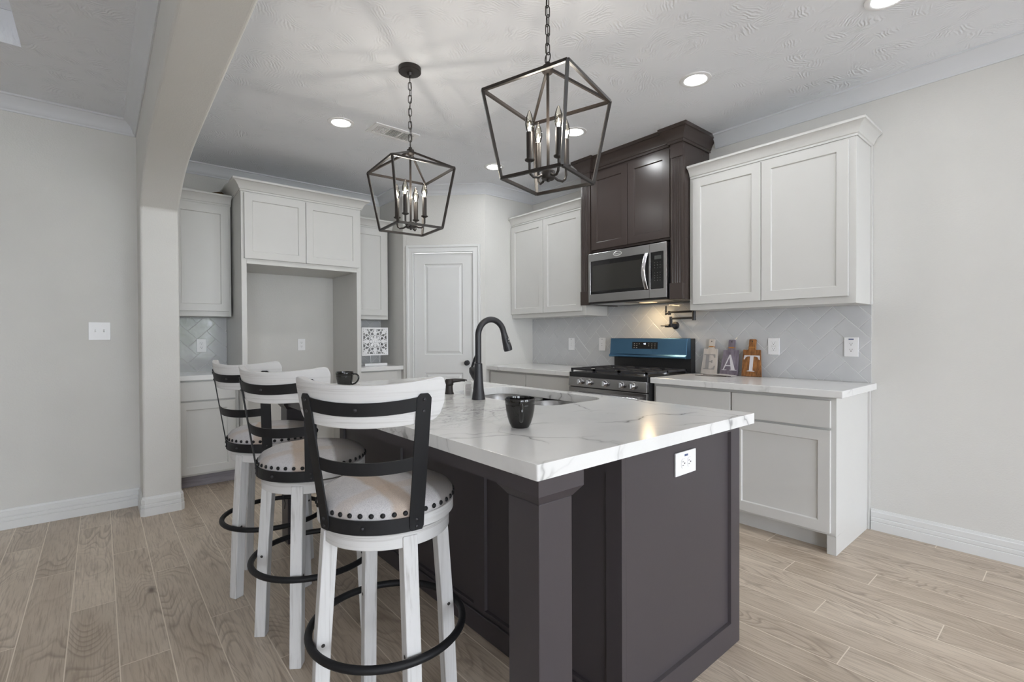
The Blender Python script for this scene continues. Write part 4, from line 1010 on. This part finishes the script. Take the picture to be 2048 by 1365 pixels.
    for k in range(4):
        a = PI/2*k; ca, sa = math.cos(a), math.sin(a); bm = B(); rg = []
        for z, r, w in ((.0005, .2315, .020), (.006, .232, .0215), (.33, .2175, .0215), (.662, .194, .0215)):
            rg.append([bm.verts.new(((r+p)*ca-q*sa, (r+p)*sa+q*ca, z)) for p, q in ((-.042, -w), (0, -w), (0, w), (-.042, w))])
        for x, y in zip(rg, rg[1:]):
            for i in range(4): bm.faces.new((x[i], x[(i+1) % 4], y[(i+1) % 4], y[i]))
        bm.faces.new(rg[0]); bm.faces.new(rg[-1][::-1])
        lg = obj('leg', bm, 'whitewood_upright', t, bevel=.003)
        for sgn in (-1, 1):
            q0 = .0216*sgn
            obj('bolt_hole', lathe(B(), [(.0055, 0), (.0055, .0004), (0, .0004)], 12, lambda x, y, w: ((.199+x)*ca-(q0+sgn*w)*sa, (.199+x)*sa+(q0+sgn*w)*ca, .33+y)), 'slot_dark', lg)
    obj('foot_ring', tube(B(), [(.2315*math.cos(a), .2315*math.sin(a), .33) for a in [2*PI*i/72 for i in range(72)]], .0115, 14, True), 'black_iron', t, smooth=60)
    return t
s0 = stool_proto('')
spec = [((.682, 1.414), 83, 228, 'nearest of the three whitewashed bar stools, in front of the island post'),
        ((.667, 2.06), 55, 211.5, 'middle of the three whitewashed bar stools along the island'),
        ((.670, 2.665), 25, 209.5, 'farthest of the three whitewashed bar stools, towards the fridge space')]
stools = [s0, copy_tree(s0), copy_tree(s0)]
for t, ((x, y), la, ba, lab) in zip(stools, spec):
    t.location = (x, y, 0); t.rotation_euler = (0, 0, math.radians(la)); t['label'] = lab
    d = math.radians(ba-la)
    for ch in t.children:
        if ch.get('turn'):
            ch.matrix_basis = Matrix.Rotation(d, 4, 'Z') @ ch.matrix_basis
for o in bpy.data.objects:
    if 'turn' in o: del o['turn']
obj('loose_thread', tube(B(), [(-.04, .10, .628), (-.045, .105, .59), (-.03, .11, .575), (-.035, .10, .55), (-.032, .104, .525)], .0016, 6), 'black_iron', stools[1])

# ------------------------------------------------------------------ pendants
def pendant_proto(label):
    t = thing('pendant_light', label, 'pendant lamp', group='lantern pendants over the island')
    obj('canopy', lathe(B(), [(.064, 0), (.064, -.024), (.061, -.027), (.018, -.030), (.012, -.045), (0, -.046)], 40), 'bronze_metal', t, smooth=40)
    zt, zb, za, at, ab = 2.177-ZC, 1.840-ZC, 2.285-ZC, .2627, .1895
    w = .0115
    pt = lambda r, k, z: (r*math.cos(PI/2*k), r*math.sin(PI/2*k), z)
    for k in range(4):
        obj('cage_bar', bar(B(), pt(at, k, zt), pt(at, k+1, zt), w), 'bronze_metal', t)
        obj('cage_bar', bar(B(), pt(ab, k, zb), pt(ab, k+1, zb), w), 'bronze_metal', t)
        obj('cage_bar', bar(B(), pt(at, k, zt), pt(ab, k, zb), w), 'bronze_metal', t)
        obj('cage_bar', bar(B(), pt(.018, k, za-.004), pt(at, k, zt), w*.9), 'bronze_metal', t)
    obj('cap', lathe(B(), [(0, za+.026), (.010, za+.024), (.012, za+.014), (.021, za+.010), (.023, za-.012), (.016, za-.020), (0, za-.021)], 20), 'bronze_metal', t, smooth=40)
    hz = 1.862-ZC
    obj('stem', tube(B(), [(0, 0, za-.018), (0, 0, hz+.015)], .0062, 12), 'bronze_metal', t, smooth=60)
    obj('hub', lathe(B(), [(0, hz+.018), (.026, hz+.016), (.028, hz+.012), (.028, hz-.012), (.024, hz-.017), (.006, hz-.018), (.006, hz-.026), (0, hz-.027)], 24), 'bronze_metal', t, smooth=40)
    top, bot = za+.044, -.044                         # ring then chain
    tor = lambda cz, hh, ww, ang, rad: tube(B(), [((ww*math.cos(x))*math.cos(ang), (ww*math.cos(x))*math.sin(ang), cz+hh*math.sin(x)+(hh*.35*(1 if math.sin(x) > 0 else -1) if False else 0)) for x in [2*PI*i/20 for i in range(20)]], rad, 8, True)
    obj('chain_ring', tor(za+.042, .021, .019, .3, .0024), 'bronze_metal', t, smooth=60)
    z0 = za+.060; n = 10; pitch = (bot-.004-z0)/n
    for i in range(n):
        hh = pitch/2+.0042; ww = .0092; cz = z0+pitch*(i+.5); ang = .3+PI/2*(i+1); pts = []
        for j in range(24):
            x = 2*PI*j/24; pts.append((ww*math.cos(x)*math.cos(ang), ww*math.cos(x)*math.sin(ang), cz+(hh-ww)*(1 if math.sin(x) > 0 else -1)*min(1, abs(math.sin(x))*6)+ww*math.sin(x)))
        obj('chain_link', tube(B(), pts, .0021, 8, True), 'bronze_metal', t, smooth=60)
    obj('cord', tube(B(), [(.006+.010*math.sin(i*.7), .004*math.cos(i*.9), za+.03+(bot-za-.03)*i/14) for i in range(15)], .0016, 6), 'bronze_metal', t, smooth=60)
    for k in range(4):
        a = PI/2*k; D = lambda r, z: (r*math.cos(a), r*math.sin(a), z)
        rc = .083
        parts = []
        ap = [D(.024, hz-.002), D(.045, hz-.014), D(.066, hz-.016), D(.079, hz-.006), D(rc, hz+.012), D(rc, hz+.048)]
        parts.append(obj('arm', tube(B(), ap, .0052, 10), 'bronze_metal', t, smooth=60))
        MC = lambda x, y, z: (rc*math.cos(a)+x, rc*math.sin(a)+y, z)
        parts.append(obj('drip_cup', lathe(B(), [(.008, hz+.040), (.019, hz+.046), (.020, hz+.050), (.012, hz+.052), (0, hz+.052)], 20, MC), 'bronze_metal', t, smooth=40))
        parts.append(obj('candle_sleeve', lathe(B(), [(.0125, hz+.0525), (.0125, hz+.156), (.010, hz+.158), (0, hz+.158)], 20, MC), 'bronze_metal', t, smooth=40))
        zb_ = hz+.158
        bl = obj('bulb', lathe(B(), [(.0095, zb_+.0005), (.0135, zb_+.012), (.0172, zb_+.028), (.0165, zb_+.042), (.0115, zb_+.062), (.0055, zb_+.078), (.0022, zb_+.084), (0, zb_+.085)], 20, MC), 'bulb_glass', t, smooth=60)
        obj('filament', lathe(B(), [(0, zb_+.014), (.002, zb_+.018), (.0026, zb_+.026), (.002, zb_+.034), (0, zb_+.038)], 10, MC), 'filament_glow', bl, smooth=60)
        parts.append(bl)
        for q in parts: q['turn'] = 1
        l = bpy.data.lights.new('bulb_light', 'POINT'); l.energy = BULB_W; l.color = (1.0, .955, .90); l.shadow_soft_size = .008
        lo = bpy.data.objects.new('bulb_light', l); C.objects.link(lo); lo.parent = t; lo.location = (rc*math.cos(a), rc*math.sin(a), zb_+.030); lo['turn'] = 1
    return t
p0 = pendant_proto('')
p1 = copy_tree(p0)
for t, x, y, rz, tw, lab in ((p0, 1.380, 2.531, 40.5, 0, 'dark bronze lantern pendant over the far half of the island'), (p1, 1.3754, 1.397, 60.6, 14, 'dark bronze lantern pendant over the near half of the island')):
    t.location = (x, y, ZC-.0005 if t is p0 else ZC-.0075+.007); t.rotation_euler = (0, 0, math.radians(rz)); t['label'] = lab
    for ch in t.children:
        if ch.get('turn') and tw: ch.matrix_basis = Matrix.Rotation(math.radians(tw), 4, 'Z') @ ch.matrix_basis
for o in bpy.data.objects:
    if 'turn' in o: del o['turn']

# ------------------------------------------------------------------ recessed lights and the ceiling vent
def can_proto():
    t = thing('recessed_light', '', 'ceiling light', group='recessed ceiling lights')
    obj('trim_ring', lathe(B(), [(.064, -.0005), (.092, -.0005), (.090, -.005), (.070, -.008), (.064, -.006)], 48, cap=False), 'plastic_white', t, smooth=40)
    obj('diffuser', lathe(B(), [(.0635, -.001), (.0635, -.0035), (0, -.0035)], 40), 'can_glow', t)
    return t
c0 = can_proto()
CANS = [(1.345, 3.487, 'round recessed ceiling light nearest the fridge surround, left of the vent'), (2.765, 3.51, 'round recessed ceiling light nearest the pantry door'),
        (2.765, 2.522, 'round recessed ceiling light behind the near pendant'), (2.765, 1.54, 'round recessed ceiling light right of the near pendant, in front of the white wall cabinet'),
        (2.775, .600, 'round recessed ceiling light at the top edge of the picture, near the right wall')]
for i, (x, y, lab) in enumerate(CANS):
    c = c0 if i == 0 else copy_tree(c0); c.location = (x, y, ZC); c['label'] = lab
t = thing('ceiling_vent', 'white rectangular air vent in the ceiling behind the far pendant', 'vent', (1.713, 3.41, ZC))
fr = B(); vw, vh = .176, .097
def vbox(bm, a, b, c, d, z0=-.007, z1=-.0005): box(bm, a, b, c, d, z0, z1)
panel_door(fr, -vw, vw, -vh, vh, 0, .0075, lambda u, v, z: (u, z, -.0005-v), holes=[(-.146, -.055, -.066, .066), (-.046, .046, -.066, .066), (.055, .146, -.066, .066)], rec=.0068, slope=.001)
obj('frame', fr, 'plastic_white', t)
for a, b in ((-.145, -.056), (-.045, .045), (.056, .145)):
    bm = B(); n = 7
    for i in range(n):
        x = a+.004+(b-a-.012)*i/(n-1); box(bm, x, x+.0035, -.064, .064, -.0075, -.0013)
    if a < -.1:
        for i in range(6): y = -.056+i*.0224; box(bm, a, b, y-.002, y+.002, -.0075, -.0015)
    obj('louver', bm, 'plastic_white' if a > -.1 else 'plastic_white', t)
    obj('dark_opening', bbox(a, b, -.065, .065, -.0012, -.0009), 'slot_dark', t)
